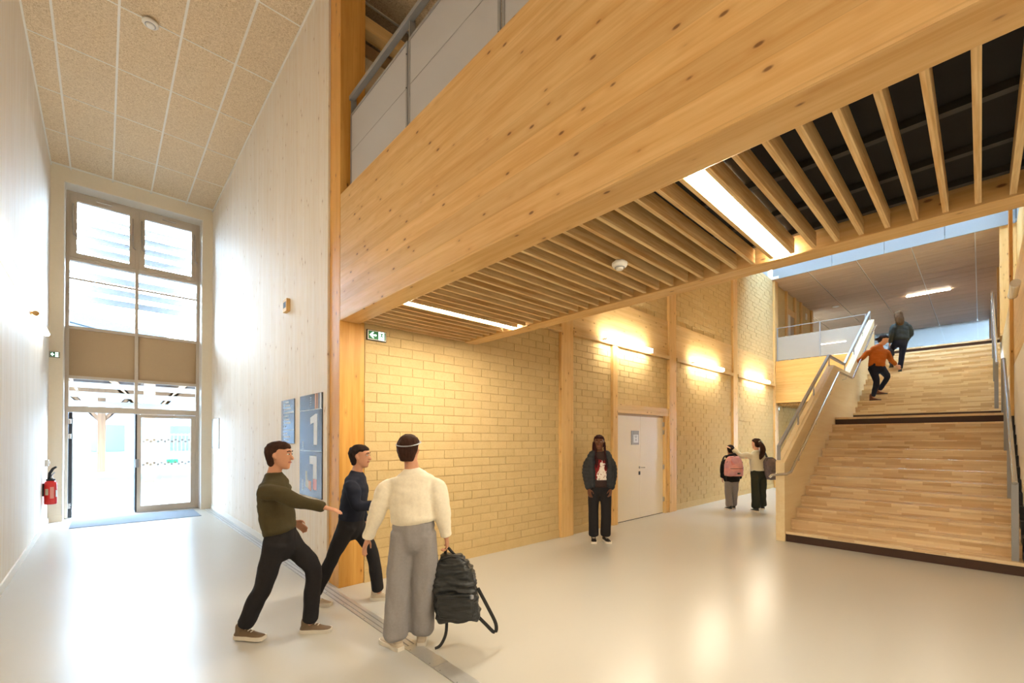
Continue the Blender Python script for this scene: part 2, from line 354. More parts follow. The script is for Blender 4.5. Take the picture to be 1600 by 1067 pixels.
# yard: canopy posts and rafters, far building
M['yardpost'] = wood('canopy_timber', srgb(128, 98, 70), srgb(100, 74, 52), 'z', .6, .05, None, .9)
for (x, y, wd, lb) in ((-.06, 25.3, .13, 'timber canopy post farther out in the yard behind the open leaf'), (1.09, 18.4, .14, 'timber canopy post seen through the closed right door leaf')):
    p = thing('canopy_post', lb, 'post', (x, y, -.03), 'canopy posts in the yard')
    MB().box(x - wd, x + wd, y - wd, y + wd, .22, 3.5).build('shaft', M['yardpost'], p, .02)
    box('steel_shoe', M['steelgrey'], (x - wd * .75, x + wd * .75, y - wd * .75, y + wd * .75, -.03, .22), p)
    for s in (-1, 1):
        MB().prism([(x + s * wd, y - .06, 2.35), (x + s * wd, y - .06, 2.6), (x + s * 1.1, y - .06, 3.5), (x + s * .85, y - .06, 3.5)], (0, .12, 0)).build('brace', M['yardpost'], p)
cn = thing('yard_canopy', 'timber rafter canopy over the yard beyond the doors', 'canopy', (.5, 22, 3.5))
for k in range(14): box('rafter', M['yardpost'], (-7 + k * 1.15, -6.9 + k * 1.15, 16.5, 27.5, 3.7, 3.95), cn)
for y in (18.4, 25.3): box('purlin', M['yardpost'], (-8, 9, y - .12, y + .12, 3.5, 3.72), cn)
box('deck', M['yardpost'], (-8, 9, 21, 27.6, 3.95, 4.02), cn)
bd = thing('school_building', 'grey metal-clad building with sloping roof edge across the yard', 'building', (1, 36, -.03))
M['clad'] = plain('pale_metal_cladding', srgb(96, 108, 120), .6, .0); M['fascia'] = plain('dark_roof_fascia', srgb(44, 54, 64), .7)
M['bwin'] = plain('dark_window', srgb(60, 72, 80), .2)
for k in range(12):
    xa = -8 + k * 1.6; za, zb = 8.0 - .2 * (xa + 1.5), 8.0 - .2 * (xa + .1)
    MB().prism([(xa, 34, -.03), (xa + 1.57, 34, -.03), (xa + 1.57, 34, zb), (xa, 34, za)], (0, .2, 0)).build('cladding_panel', M['clad'], bd)
MB().prism([(-8, 33.7, 9.3), (11.2, 33.7, 5.46), (11.2, 33.7, 6.1), (-8, 33.7, 9.95)], (0, .5, 0)).build('roof_edge', M['fascia'], bd)
for x in (-4, -.5, 3, 6.2): box('window', M['bwin'], (x, x + 1.4, 33.95, 34.02, .9, 2.4), bd)
# a street gate seen through the right leaf
gt = thing('yard_gate', 'pale barred metal gate across the yard', 'gate', (2.9, 30, -.03))
for k in range(16): box('bar', M['steelgrey'], (1.6 + k * .17, 1.63 + k * .17, 30, 30.03, -.03, 1.9), gt)
for z in (.1, 1.8): box('gate_rail', M['steelgrey'], (1.6, 4.2, 29.98, 30.05, z, z + .06), gt)
box('letter_panel', M['green'], (2.5, 3.0, 29.96, 29.99, .3, .5), gt)

# ------------------------------------------------------------------ post, big beam, walkway
setp(MB().box(1.85, 2.129, YB, 4.985, 0, ZC).build('corner_post', M['corner'], None, .006), 'square honey pine post at the end of the right corridor wall', 'post')
setp(MB().box(1.85, 2.07, -5.98, YB - .004, 2.872, 4.235).build('glulam_beam', M['beam'], None, .012), 'deep knotty glulam beam running overhead from the corner post', 'beam')
setp(MB().box(3.515, 3.71, -5.98, YB - .004, 2.885, 3.6).build('edge_beam', M['beam'], None, .006), 'slimmer pine edge beam on the far side of the slatted soffit', 'beam')
struct(box('floor', M['white'], (2.072, 3.70, -5.98, YB - .01, 3.62, 4.2)), 'upper walkway floor slab hidden above the slatted soffit', 'floor')
struct(box('ceiling', M['black'], (2.072, 3.513, -5.98, YB - .006, 3.02, 3.05)), 'black felt soffit behind the timber slats', 'ceiling')
sl = thing('slat_ceiling', 'row of timber slats hung under the upper walkway', 'slat ceiling', (2.8, 2, 2.9))
for x in (2.16, 2.62, 3.06, 3.42): box('batten', M['blackbar'], (x - .02, x + .02, -1.2, YB - .01, 2.985, 3.019), sl)
S0 = .004
slat_me = {}
for k in range(-9, 38):
    y = S0 + .1255 * k
    if 0 not in slat_me:
        me = MB().prism([(2.078 - 2.8, -.013, 0), (3.478 - 2.8, -.013, 0), (3.478 - 2.8, -.013, .1), (2.078 - 2.8, -.013, .1)], (0, .026, 0)).mesh('slat', (0, 0, 0), .002)
        me.materials.append(M['slat']); slat_me[0] = me
    o = bpy.data.objects.new('slat', slat_me[0]); COL.objects.link(o); o.parent = sl; o.location = (0, y - 2, -.015 + random.uniform(-.001, .001))
for y, lb in ((.945, 'bright linear lamp between the slats nearest the viewer'), (3.706, 'bright linear lamp between the slats near the exit sign'), (-1.9, 'linear lamp under the walkway behind the viewer'), (-4.6, 'farthest linear lamp under the walkway behind the viewer')):
    l = thing('linear_lamp', lb, 'lamp', (2.8, y, 2.9), 'linear lamps in the slatted soffit')
    box('housing', M['plastic'], (2.085, 3.50, y - .035, y + .035, 2.93, 3.018), l)
    MB().box(2.08, 3.505, y - .03, y + .03, 2.885, 2.93).build('diffuser', M['lamp'], l)
def detector(name, label, c, r=.055):
    d = thing(name, label, 'smoke detector', c)
    MB().lathe(c, [(r * .7, 0), (r * .7, -.012), (r, -.014), (r, -.03), (r * .86, -.042), (r * .5, -.05), (r * .46, -.062), (r * .1, -.066)], 24).build('body', M['plastic'], d, smooth=True)
    MB().lathe((c[0], c[1], c[2] - .0445), [(r * .66, 0), (r * .66, -.006), (r * .55, -.006), (r * .55, 0)], 24).build('grille', M['signgrey'], d, smooth=True)
detector('smoke_detector', 'round white smoke detector under the timber slats', (2.72, 1.775, 2.886))
detector('smoke_detector', 'round white smoke detector on the corridor ceiling grid', (.405, 7.132, ZC - .012), .085)
# upper walkway guard
ug = thing('walkway_guard', 'grey sheet guard with flat steel rail on top of the big beam', 'guard rail', (1.95, 2, 4.235))
yy = 4.66
k = 0
while yy > -2.6:
    y0, y1 = yy - 1.225, yy - .012
    box('panel', M['guard'], (1.944, 1.952, y0, y1, 4.236, 5.115), ug)
    for b in ((y0, y1, 5.09, 5.118), (y0, y0 + .025, 4.25, 5.09), (y1 - .025, y1, 4.25, 5.09)):
        box('panel_frame', M['steelgrey'], (1.94, 1.943, b[0], b[1], b[2], b[3]), ug)
    box('mid_strip', M['steelgrey'], (1.9425, 1.9438, y0 + .026, y1 - .026, 4.70, 4.706), ug)  # thin grey strip along the sheet at mid-height
    for zq in (4.35, 4.7, 5.0): MB().lathe((1.939, y0 + .012, zq), [(.006, -.004), (.006, .001)], 8, 'x').build('bolt', M['rubber'], ug)
    box('baluster', M['steelgrey'], (1.955, 2.015, y0 - .012, y0 - .002, 4.236, 5.33), ug)
    yy -= 1.235; k += 1
box('baluster', M['steelgrey'], (1.955, 2.015, 4.665, 4.675, 4.236, 5.33), ug)
box('top_rail', M['steelgrey'], (1.94, 1.995, -2.6, 4.69, 5.30, 5.345), ug, .004)
struct(box('wall_added_shade', M['beam_x'], (3.72, 3.8, -5.98, YB - .06, 4.2, ZC)), 'added pine wall shading the upper walkway from its far side', 'wall')  # unseen wall, added to keep light out of the upper walkway
# upper level door and lintel behind the guard
lt = MB().box(2.13, 9.0, 4.72, 4.86, 6.235, 6.385).build('upper_lintel', M['beam_x'], None, .004)
setp(lt, 'pine lintel above the white door on the upper walkway', 'beam')
ud = thing('door_2', 'white upper walkway door with brown frame', 'door', (3, 4.95, 4.2), kind='structure')
box('frame', M['taupe'], (2.14, 4.5, 4.9, 4.98, 6.10, 6.235), ud); box('frame', M['taupe'], (2.14, 2.2, 4.9, 4.98, 4.2, 6.10), ud)
box('leaf', M['doorwhite'], (2.2, 4.5, 4.93, 4.97, 4.2, 6.10), ud)
# ------------------------------------------------------------------ floor track
tr = thing('floor_track', 'grooved aluminium sliding-door track let into the floor', 'track', (1.76, 6, 0))
for x0, x1 in ((1.690, 1.722), (1.734, 1.770), (1.782, 1.815)): box('track_rail', M['alu'], (x0, x1, 3.02, 12.05, 0, .006), tr)
box('track_bed', M['steelgrey'], (1.688, 1.817, 3.02, 12.06, 0, .002), tr)
box('cover_plate', M['alu'], (1.690, 1.815, 2.62, 3.015, 0, .007), tr); box('cover_plate', M['alu'], (1.690, 1.815, -3.0, 2.61, 0, .007), tr)
for y in [2.35, 2.55, 2.68, 2.95] + [3.3 + .45 * k for k in range(19)]:
    MB().lathe((1.703, y, .0045), [(.006, 0), (.006, .0035)], 8).build('screw', M['steelgrey'], tr)

# ------------------------------------------------------------------ block wall in timber bays
BL, BH, BD, JT = .3074, .1105, .05, .009
def bay(x0, x1, z0, z1, single, label, y=YB, lim=300):
    wl = thing('wall_back', label, 'wall', ((x0 + x1) / 2, y, z0), kind='structure'); og = ORG[wl.name]
    box('mortar_bed', M['mortar'], (x0, x1, y + .006, y + .2, z0, z1), wl)
    bricks = []
    n = max(1, round((z1 - z0) / BH)); h = (z1 - z0) / n
    for j in range(n):
        x = x0 - (BL * .5 if j % 2 else 0) - random.uniform(0, .02)
        while x < x1 - .02:
            a, b = max(x, x0 + .002) , min(x + BL - JT, x1 - .002)
            if b - a > .03: bricks.append((a, b, z0 + j * h + JT / 2 + random.uniform(-.0015, .0015), z0 + (j + 1) * h - JT / 2 + random.uniform(-.0015, .0015), random.uniform(-.003, .003), random.uniform(-.004, .004)))
            x += BL
    bricks.sort(key=lambda q: q[0])
    nn = min(lim, len(bricks)) if single else 0
    cache = {}
    for q in bricks[:nn]:
        ln = round((q[1] - q[0]) / .02); hh = h - JT
        if ln not in cache:
            L = ln * .02
            me = MB().box(-L / 2, L / 2, 0, BD, -hh / 2, hh / 2).mesh('brick', (0, 0, 0), .003); me.materials.append(M['brick']); cache[ln] = me
        o = bpy.data.objects.new('brick', cache[ln]); COL.objects.link(o); o.parent = wl
        o.location = Vector(((q[0] + q[1]) / 2, y + q[4], (q[2] + q[3]) / 2)) - og; o.rotation_euler = (q[5], q[5] * .3, q[5])
    if nn < len(bricks):
        m = MB()
        for q in bricks[nn:]:
            t_ = q[5] * .05
            m.box(q[0], q[1], y + q[4] * 1.6, y + BD, q[2], q[3])
        o = m.build('bricks', M['brick'], wl); o['kind'] = 'stuff'
    return wl
bay(2.134, 5.43, .13, 3.343, True, 'pale earth-block wall bay beside the corner post, under the slats')
bay(5.745, 6.905, .13, 3.343, True, 'narrow pale earth-block wall bay left of the white double door')
bay(7.065, 9.045, 2.27, 3.343, True, 'pale earth-block wall panel above the white double door')
bay(9.375, 12.675, .13, 3.343, False, 'pale earth-block wall bay right of the white double door')
bay(12.995, 16.245, .13, 3.343, False, 'pale earth-block wall bay farthest right, beside the stairs')
bay(3.72, 5.43, 4.19, 6.88, False, 'upper earth-block panel behind the upper walkway')
bay(5.745, 9.045, 4.19, 6.88, False, 'upper earth-block panel just past the edge beam')
bay(9.375, 12.675, 4.19, 6.88, False, 'upper earth-block panel in the middle of the back wall')
bay(12.995, 16.245, 4.19, 6.88, False, 'upper earth-block panel under the rooflight')
bay(16.6, 22.5, 0, 2.78, False, 'earth-block wall continuing under the far gallery')
for k, (x0, x1) in enumerate(((2.131, 5.43), (5.745, 6.905), (9.375, 12.675), (12.995, 16.245))):
    struct(box('baseboard_back', M['brick'], (x0, x1, YB - .012, YB + .1, 0, .13)), ['sand-coloured plinth under the first block bay by the corner post', 'short sand-coloured plinth left of the double door', 'sand-coloured plinth right of the double door', 'sand-coloured plinth beside the stairs'][k], 'baseboard')
for x0, x1, z1, lb in ((5.435, 5.74, 6.88, 'tall pine wall post left of the standing girl'), (9.05, 9.37, 6.88, 'tall pine wall post right of the white double door'), (12.68, 12.99, 6.88, 'tall pine wall post between the two far block bays'), (16.25, 16.6, 6.88, 'tall pine corner post where the wall meets the far gallery')):
    setp(MB().box(x0, x1, YB - .055, YB + .2, 0, z1).build('wall_post', M['post'], None, .006), lb, 'post', 'pine posts of the back wall')
setp(MB().box(6.91, 7.06, YB - .05, YB + .2, 0, 3.343).build('wall_post', M['post'], None, .005), 'thin pine post at the left of the white double door', 'post', 'pine posts of the back wall')
setp(MB().box(7.061, 9.049, YB - .04, YB + .2, 2.10, 2.268).build('door_lintel', M['beam_x'], None, .005), 'pine lintel over the white double door', 'beam')
for x0, x1, lb in ((2.14, 5.434, 'under the slats'), (5.741, 9.049, 'above the double door'), (9.371, 12.679, 'right of the double door'), (12.991, 16.249, 'beside the far gallery')):
    setp(box('timber_band', M['beam_x'], (x0, x1, YB - .015, YB + .15, 3.425, 4.188)), 'wide knotty pine band on the block wall ' + lb, 'beam')
    setp(MB().box(x0, x1, YB - .075, YB + .1, 3.345, 3.422).build('pine_ledge', M['beam_x'], None, .004), 'thin pine ledge under the timber band ' + lb, 'ledge')
for x0, x1, lb in ((6.55, 8.13, 'glowing linear wall lamp above the white double door'), (10.08, 11.74, 'glowing linear wall lamp right of the double door'), (13.62, 15.36, 'glowing linear wall lamp nearest the stairs')):
    l = thing('wall_lamp', lb, 'lamp', ((x0 + x1) / 2, YB - .1, 3.36), 'linear wall lamps on the back wall')
    box('housing', M['plastic'], (x0, x1, YB - .165, YB - .076, 3.375, 3.415), l)
    MB().box(x0, x1, YB - .165, YB - .115, 3.4155, 3.43).box(x0, x1, YB - .165, YB - .115, 3.355, 3.3745).build('diffuser', M['lampw'], l)
    MB().box(x0, x1, YB - .174, YB - .1655, 3.36, 3.428).build('front_diffuser', M['lampw'], l)
# double door
dd = thing('door_3', 'white double door with lever handle and small pictogram plate', 'door', (8, YB, 0), kind='structure')
box('jamb', M['post'], (8.915, 9.049, YB - .03, YB + .18, 0, 2.098), dd)
box('head', M['taupe'], (7.061, 8.914, YB + .02, YB + .15, 2.06, 2.098), dd)
box('leaf', M['doorwhite'], (7.066, 7.985, YB + .03, YB + .07, .012, 2.06), dd); box('leaf', M['doorwhite'], (7.992, 8.905, YB + .03, YB + .07, .012, 2.06), dd)
box('floor_gap', M['rubber'], (7.066, 8.905, YB + .035, YB + .06, 0, .012), dd)
MB().lathe((7.94, YB + .029, 1.03), [(.026, 0), (.026, -.012)], 14, 'y').build('rosette', M['chrome'], dd, smooth=True)
MB().tube([(7.94, YB + .02, 1.03), (7.94, YB - .025, 1.03), (8.06, YB - .025, 1.025)], .01, 8).build('lever', M['chrome'], dd, smooth=True)
box('lock_plate', M['rubber'], (7.915, 7.965, YB + .018, YB + .029, .88, .95), dd)
for z in (.3, 1.0, 1.75, 1.92): MB().box(8.895, 8.92, YB - .005, YB + .028, z - .05, z + .05).build('hinge', M['chrome'], dd, .004)
pl = thing('door_plate', 'small grey pictogram plate on the left leaf of the double door', 'sign', (7.78, YB + .029, 1.48))
MB().box(7.64, 7.92, YB + .02, YB + .029, 1.49, 1.77).build('plate', M['signgrey'], pl, .003)
box('label_strip', M['steelgrey'], (7.70, 7.91, YB + .018, YB + .0199, 1.70, 1.765), pl)
box('paper', M['signwhite'], (7.71, 7.89, YB + .018, YB + .0199, 1.53, 1.69), pl)
for z, wd in ((1.655, .1), (1.63, .07), (1.59, .05), (1.57, .06)): box('print_line', M['signgrey'], (7.80 - wd / 2, 7.80 + wd / 2, YB + .0165, YB + .0179, z, z + .012), pl)

# ------------------------------------------------------------------ stairs
YS0, YS1 = -.335, 2.10
st = thing('staircase', 'wide oak stave staircase with dark first and last risers', 'staircase', (12, .9, 0))
def flight(x0, z0, n, run, rise, last_floor):
    for k in range(1, n + 1):
        x = x0 + run * (k - 1); z = z0 + rise * k
        dark = k in (1, n)
        box('riser', M['darkwood'] if dark else M['oak'], (x + .006, x + .03, YS0, YS1 - .001, z - rise, z - .042), st)
        if k < n: MB().box(x - .012, x + run + .008, YS0, YS1 - .001, z - .042, z).build('tread', M['oak'], st, .003)
flight(7.84, 0, 13, .288, 2.06 / 13, False)
flight(13.2, 2.06, 13, 3.4 / 12, 2.12 / 13, True)
MB().box(11.284, 13.22, YS0, YS1 - .001, 2.018, 2.06).build('landing', M['oak'], st, .003)
MB().box(16.588, 17.4, YS0, YS1 - .001, 4.138, 4.18).build('top_landing', M['oak'], st, .003)
pp = MB().prism([(7.8, 2.101, 0), (7.8, 2.101, 1.235), (11.25, 2.101, 3.165), (12.85, 2.101, 3.165), (16.36, 2.101, 5.09), (16.36, 2.101, 0)], (0, .125, 0)).build('parapet', M['parapet'], st, .004)
cap = []
for a, b in (((7.8, 1.2355), (11.25, 3.1655)), ((11.25, 3.1655), (12.85, 3.1655)), ((12.85, 3.1655), (16.36, 5.0905))):
    MB().prism([(a[0], 2.148, a[1]), (b[0], 2.148, b[1]), (b[0], 2.148, b[1] + .006), (a[0], 2.148, a[1] + .006)], (0, .078, 0)).build('cap_strip', M['parapet'], pp)
gr = MB()
def flat(path, w=.05, t=.012, y=2.175):
    m = MB()
    for a, b in zip(path[:-1], path[1:]):
        d = Vector((b[0] - a[0], 0, b[1] - a[1])); d.normalize(); n = Vector((-d.z, 0, d.x)) * w
        A, B = Vector((a[0], y, a[1])) - d * .004, Vector((b[0], y, b[1])) + d * .004
        m.prism([A, B, B - n, A - n], (0, .045, 0))
    return m
rail = flat([(7.85, 1.50), (11.24, 3.395), (12.78, 3.395), (16.3, 5.325)], .045).build('guard_rail', M['steelgrey'], st)
box('end_plate', M['steelgrey'], (7.85, 7.862, 2.172, 2.222, 1.25, 1.50), rail)
for x, z in ((8.9, 1.86), (9.95, 2.44), (11.2, 3.15), (12.76, 3.165), (13.9, 3.75), (15.1, 4.41), (16.28, 5.06)):
    box('rail_post', M['steelgrey'], (x - .03, x + .03, 2.178, 2.190, z - .01, z + .2), rail)
hr = MB().tube([(7.42, 2.20, 1.02), (7.44, 2.17, 1.055), (7.52, 2.10, 1.065), (7.66, 2.035, 1.065), (7.84, 2.03, 1.085), (7.95, 2.03, 1.14), (11.25, 2.03, 2.985), (11.33, 2.03, 3.015), (12.7, 2.03, 3.015), (12.8, 2.03, 3.05), (15.9, 2.03, 4.78), (16.15, 2.03, 4.86)], .021, 12).build('handrail', M['chrome'], st, smooth=True)
for x, z in ((8.3, 1.31), (9.4, 1.925), (10.5, 2.54), (12.0, 2.99), (13.4, 3.36), (14.5, 3.97), (15.6, 4.58)):
    MB().tube([(x, 2.03, z - .01), (x, 2.03, z - .055), (x, 2.1, z - .07)], .007, 8).build('bracket', M['chrome'], hr, smooth=True)
# right-hand rail on flat posts
r2 = MB().tube([(7.88, -.27, 1.08), (11.2, -.27, 2.97), (11.5, -.27, 3.0)], .024, 12).build('handrail', M['chrome'], st, smooth=True)
r3 = MB().tube([(12.8, -.22, 3.1), (13.1, -.22, 3.2), (16.9, -.22, 5.42)], .024, 12).build('handrail', M['chrome'], st, smooth=True)
for x, z in ((7.9, .1585), (9.05, .7923), (10.2, 1.4262), (11.35, 2.06)): MB().box(x - .008, x + .008, -.30, -.24, z, z + .93).build('rail_post', M['steelgrey'], r2, .002)
for k, (x, z) in enumerate(((13.35, 2.223), (14.5, 2.875), (15.65, 3.527), (16.75, 4.18))): MB().box(x - .008, x + .008, -.25, -.19, z, z + 1.03).build('rail_post', M['steelgrey'], r3, .002)
zg = MB()
for k in range(1, 13):
    x = 7.84 + .288 * (k - 1); z = 2.06 / 13 * k
    zg.box(x, x + .288, -.376, -.336, z - .16, z + .09)
zg.build('step_skirting', M['rubber'], st)

# ------------------------------------------------------------------ right wall of the stair hall
struct(box('wall_stair', M['white'], (7.9, 28, -.62, -.38, 0, 2.84)), 'white wall under the pine band along the right of the stairs', 'wall')
setp(MB().box(7.9, 28, -.60, -.38, 2.845, 4.2).build('timber_band', M['beam_x'], None, .006), 'wide pine band along the right side of the stairs', 'beam')
struct(box('wall_stair', M['post'], (7.9, 28.6, -.95, -.62, 2.84, 7.1)), 'pine upper wall along the right of the stairs', 'wall')
setp(MB().box(11.05, 11.3, -.379, -.337, 0, ZC).build('stair_post', M['post'], None, .005), 'slim pine post standing against the right stair wall', 'post')
setp(MB().box(16.2, 16.5, -.618, -.337, 4.205, ZC).build('stair_post', M['post'], None, .005), 'broad pine post at the top right of the stairs', 'post')
setp(MB().box(20.0, 20.3, -.618, -.36, 4.205, ZC).build('stair_post', M['post'], None, .005), 'distant pine post on the upper floor at the right', 'post')
l = thing('wall_lamp', 'tubular wall lamp high on the pine band right of the stairs', 'lamp', (8.3, -.3, 3.4))
MB().tube([(7.95, -.29, 3.47), (8.62, -.29, 3.47)], .045, 16).build('tube', M['plastic'], l, smooth=True)
MB().tube([(8.6201, -.29, 3.47), (8.63, -.29, 3.47)], .047, 16).build('end_cap', M['steelgrey'], l, smooth=True)
# far gallery
setp(MB().box(16.3, 16.5, 2.235, YB - .06, 2.80, 4.178).build('gallery_beam', M['beam_far'], None, .006), 'orange pine beam carrying the far gallery beside the stairs', 'beam')
struct(box('floor', M['floor'], (16.5, 44, 2.235, 10, 3.9, 4.18)), 'upper gallery floor beyond the stairs', 'floor')
struct(box('floor', M['floor'], (17.4, 44, -.6, 2.235, 3.9, 4.18)), 'upper landing floor at the head of the stairs', 'floor')
struct(box('ceiling', M['black'], (16.5, 26, 2.3, 10, 2.80, 2.84)), 'dark slatted soffit under the far gallery', 'ceiling')
us = thing('slat_ceiling', 'small slatted soffit under the far gallery', 'slat ceiling', (17.5, 3.5, 2.72))
for k in range(14): box('slat', M['slat'], (16.6 + k * .25, 16.63 + k * .25, 2.3, YB - .02, 2.72, 2.799), us)
struct(box('wall_far', M['mortar'], (22.5, 22.7, 2.235, 4.9, 0, 2.8)), 'end wall under the far gallery', 'wall')
cf = thing('ceiling', 'veneer tile ceiling with white joints over the upper floor', 'ceiling', (22, 2, ZC), kind='structure')
box('backing', M['tbar'], (16.2, 44, -.95, 10, ZC + .016, ZC + .1), cf)
ygs = [-.62, .08, 1.285, 2.49, 3.70, 4.90]
x = 16.2
while x < 28.3:
    for a, b in zip(ygs[:-1], ygs[1:]): box('veneer_tile', M['ceilwood'], (x + .006, x + .594, a + .014, b - .014, ZC - .004, ZC + .016), cf)
    x += .6
box('tile_field', M['ceilwood'], (28.4, 44, 3.72, 10, ZC - .004, ZC + .015), cf)
box('tile_field', M['ceilwood'], (16.2, 28.39, 4.92, 10, ZC - .004, ZC + .015), cf)
# rooflight upstand and glass
up = thing('rooflight', 'grey panelled rooflight upstand above the stairs', 'rooflight', (15, 2, ZC), kind='structure')
for k, (a, b) in enumerate(((-.6, .62), (.63, 1.84), (1.85, 3.06), (3.07, 4.5))): box('upstand_panel', M['greyboard'], (16.16, 16.2, a, b, ZC - .012, 7.9), up)
box('upstand_side', M['greyboard'], (13.9, 13.94, -.62, 4.72, ZC, 7.9), up)
box('upstand_side', M['greyboard'], (13.94, 16.2, 4.78, 4.82, ZC, 7.9), up); box('upstand_side', M['greyboard'], (13.94, 16.2, -.66, -.62, ZC, 7.9), up)
for y in (-.3, .95, 2.2, 3.45): box('glazing_bar', M['tbar'], (13.94, 16.2, y - .025, y + .025, 7.84, 7.9), up)
box('pane', M['roofglass'], (13.94, 16.24, -.62, 4.78, 7.9, 7.91), up)
box('upstand_back', M['greyboard'], (16.2, 16.23, -.62, 4.7, ZC + .1, 7.9), up)
# upper-floor side wall with posts and door
wu = thing('wall_upper', 'pale wall with a white door and posts on the far gallery', 'wall', (19, 4.85, 4.18), kind='structure')
box('wall_panel', M['brick'], (16.6, 21.3, 4.75, 4.95, 4.18, ZC), wu)
for a, b in ((17.75, 17.9), (18.78, 18.95), (19.6, 19.75), (21.15, 21.35)): box('post', M['post'], (a, b, 4.69, 4.749, 4.18, ZC), wu)
box('door_leaf', M['doorwhite'], (17.92, 18.3, 4.72, 4.749, 4.18, 6.1), wu); box('door_frame', M['post'], (17.9, 18.78, 4.70, 4.749, 6.1, 6.3), wu); box('door_return', M['taupe'], (18.3, 18.78, 4.73, 4.749, 4.18, 6.1), wu)
setp(MB().box(20.35, 20.5, 4.70, 4.749, 6.35, 6.6).build('wall_sensor', M['plastic'], None, .02), 'small white sensor box high on the gallery wall', 'sensor')
# far glazing
wf = thing('window_2', 'wide bright window at the far end of the upper floor', 'window', (28.4, 1.7, 4.18), kind='structure')
box('frame', M['taupe'], (28.3, 28.42, -.62, -.27, 4.18, ZC), wf); box('frame', M['taupe'], (28.3, 28.42, 3.63, 3.75, 4.18, ZC), wf)
box('frame', M['taupe'], (28.3, 28.42, -.27, 3.63, 4.18, 4.26), wf)
box('pane', M['dimglass'], (28.35, 28.36, -.27, 3.63, 4.26, ZC), wf)
box('outer_rail', M['steelgrey'], (28.9, 28.93, -.6, 3.8, 5.58, 5.61), wf)
for y in (.2, 2.2): box('outer_post', M['steelgrey'], (28.9, 28.93, y, y + .04, 4.2, 5.6), wf)
wg = thing('window_3', 'distant window at the end of the far gallery', 'window', (44, 7, 4.18), kind='structure')
box('frame', M['taupe'], (43.9, 44, 3.7, 6.4, 4.18, ZC), wg); box('frame', M['taupe'], (43.9, 44, 8.4, 10, 4.18, ZC), wg); box('pane', M['dimglass'], (43.95, 43.96, 6.4, 8.4, 4.18, ZC), wg)
struct(box('wall_gallery', M['white'], (21.35, 44, 9.8, 10, 4.18, ZC)), 'white far side wall of the gallery', 'wall')
struct(box('wall_gallery', M['white'], (28.45, 43.9, 3.64, 3.72, 4.18, ZC)), 'white partition beside the far window', 'wall')
for x, y0, y1, lb in ((21.6, .69, 1.86, 'slim ceiling lamp above the head of the stairs'), (29.0, 4.9, 6.0, 'distant ceiling lamp seen through the gallery mesh, the upper one'), (33.4, 5.25, 6.25, 'distant ceiling lamp seen through the gallery mesh, the lower one')):
    l = thing('ceiling_lamp', lb, 'lamp', (x, (y0 + y1) / 2, ZC - .05), 'ceiling lamps of the upper floor')
    box('housing', M['plastic'], (x - .06, x + .06, y0, y1, ZC - .02, ZC - .0045), l); box('diffuser', M['lampfar'], (x - .05, x + .05, y0 + .01, y1 - .01, ZC - .04, ZC - .0205), l)
setp(MB().lathe((21.2, 3.9, ZC - .005), [(.12, 0), (.12, -.02), (.09, -.03)], 16).build('downlight', M['plastic'], None, smooth=True), 'small round fitting on the gallery ceiling', 'ceiling fitting')
# gallery guard: mesh screen, posts and slim rail
t = NT('wire_mesh'); bs = t.n('BsdfDiffuse', {0: srgb(196, 192, 184)}); tp = t.n('BsdfTransparent')
mx = t.n('MixShader', {0: .45, 1: tp.outputs[0], 2: bs.outputs[0]}); t.t.links.new(mx.outputs[0], t.out.inputs[0]); M['mesh'] = t.m
gg = thing('gallery_guard', 'fine mesh guard with slim rails on the far gallery edge', 'guard rail', (16.4, 3.4, 4.18))
box('mesh_screen', M['mesh'], (16.36, 16.363, 2.24, 4.6, 4.2, 4.98), gg)
for y in (2.3, 3.42, 4.6): box('guard_post', M['steelgrey'], (16.35, 16.37, y - .018, y + .018, 4.18, 5.28), gg)
box('top_rail', M['steelgrey'], (16.345, 16.375, 2.25, 4.63, 5.27, 5.29), gg)
box('mid_rail', M['steelgrey'], (16.365, 16.375, 2.25, 4.63, 4.57, 4.585), gg)

# ------------------------------------------------------------------ signs, lamps and fittings
def exit_sign(name, label, O, U, W=.215, H=.11):
    O = Vector(O); U = Vector(U); V = Vector((0, 0, 1)); N = U.cross(V)
    s = thing(name, label, 'sign', O)
    def quad(u0, u1, v0, v1, d0, d1, nm, m, pts=None):
        P = [(u0, v0), (u1, v0), (u1, v1), (u0, v1)] if pts is None else pts
        MB().prism([O + U * a + V * b + N * d0 for a, b in P], N * (d1 - d0)).build(nm, m, s)
    quad(-.006, W + .006, -.006, H + .006, 0, .022, 'case', M['rubber']); quad(0, W, 0, H, .022, .026, 'border', M['plastic'])
    g = W / .215
    quad(.008 * g, W - .008 * g, .008, H - .008, .026, .028, 'panel', M['green'])
    a = [(.018, .055), (.055, .09), (.07, .09), (.05, .064), (.098, .064), (.098, .046), (.05, .046), (.07, .02), (.055, .02)]
    quad(0, 0, 0, 0, .028, .030, 'arrow', M['exitglow'], [(p * g, q * H / .11) for p, q in a])
    quad(.125 * g, .19 * g, .008, H - .008, .028, .0295, 'doorway', M['exitglow'])
    k = H / .11
    for nm, pts in (('figure', [(.140, .03), (.148, .03), (.158, .05), (.172, .036), (.18, .042), (.166, .062), (.17, .075), (.18, .07), (.184, .076), (.168, .088), (.15, .084), (.138, .07), (.145, .066), (.155, .074), (.15, .055)]), ('figure', [(.150, .09), (.158, .09), (.16, .098), (.153, .102), (.147, .097)])):
        quad(0, 0, 0, 0, .0295, .031, nm, M['green'], [(p * g, q * k) for p, q in pts])
    return s
exit_sign('exit_sign', 'green exit sign with left arrow beside the corner post', (2.155, YB - .002, 2.72), (1, 0, 0), .22, .105)
e = exit_sign('exit_sign', 'green exit sign high on the corridor lining near the wall lamp', (-.755, YE - .001, 3.17), (1, 0, 0), .125, .10)
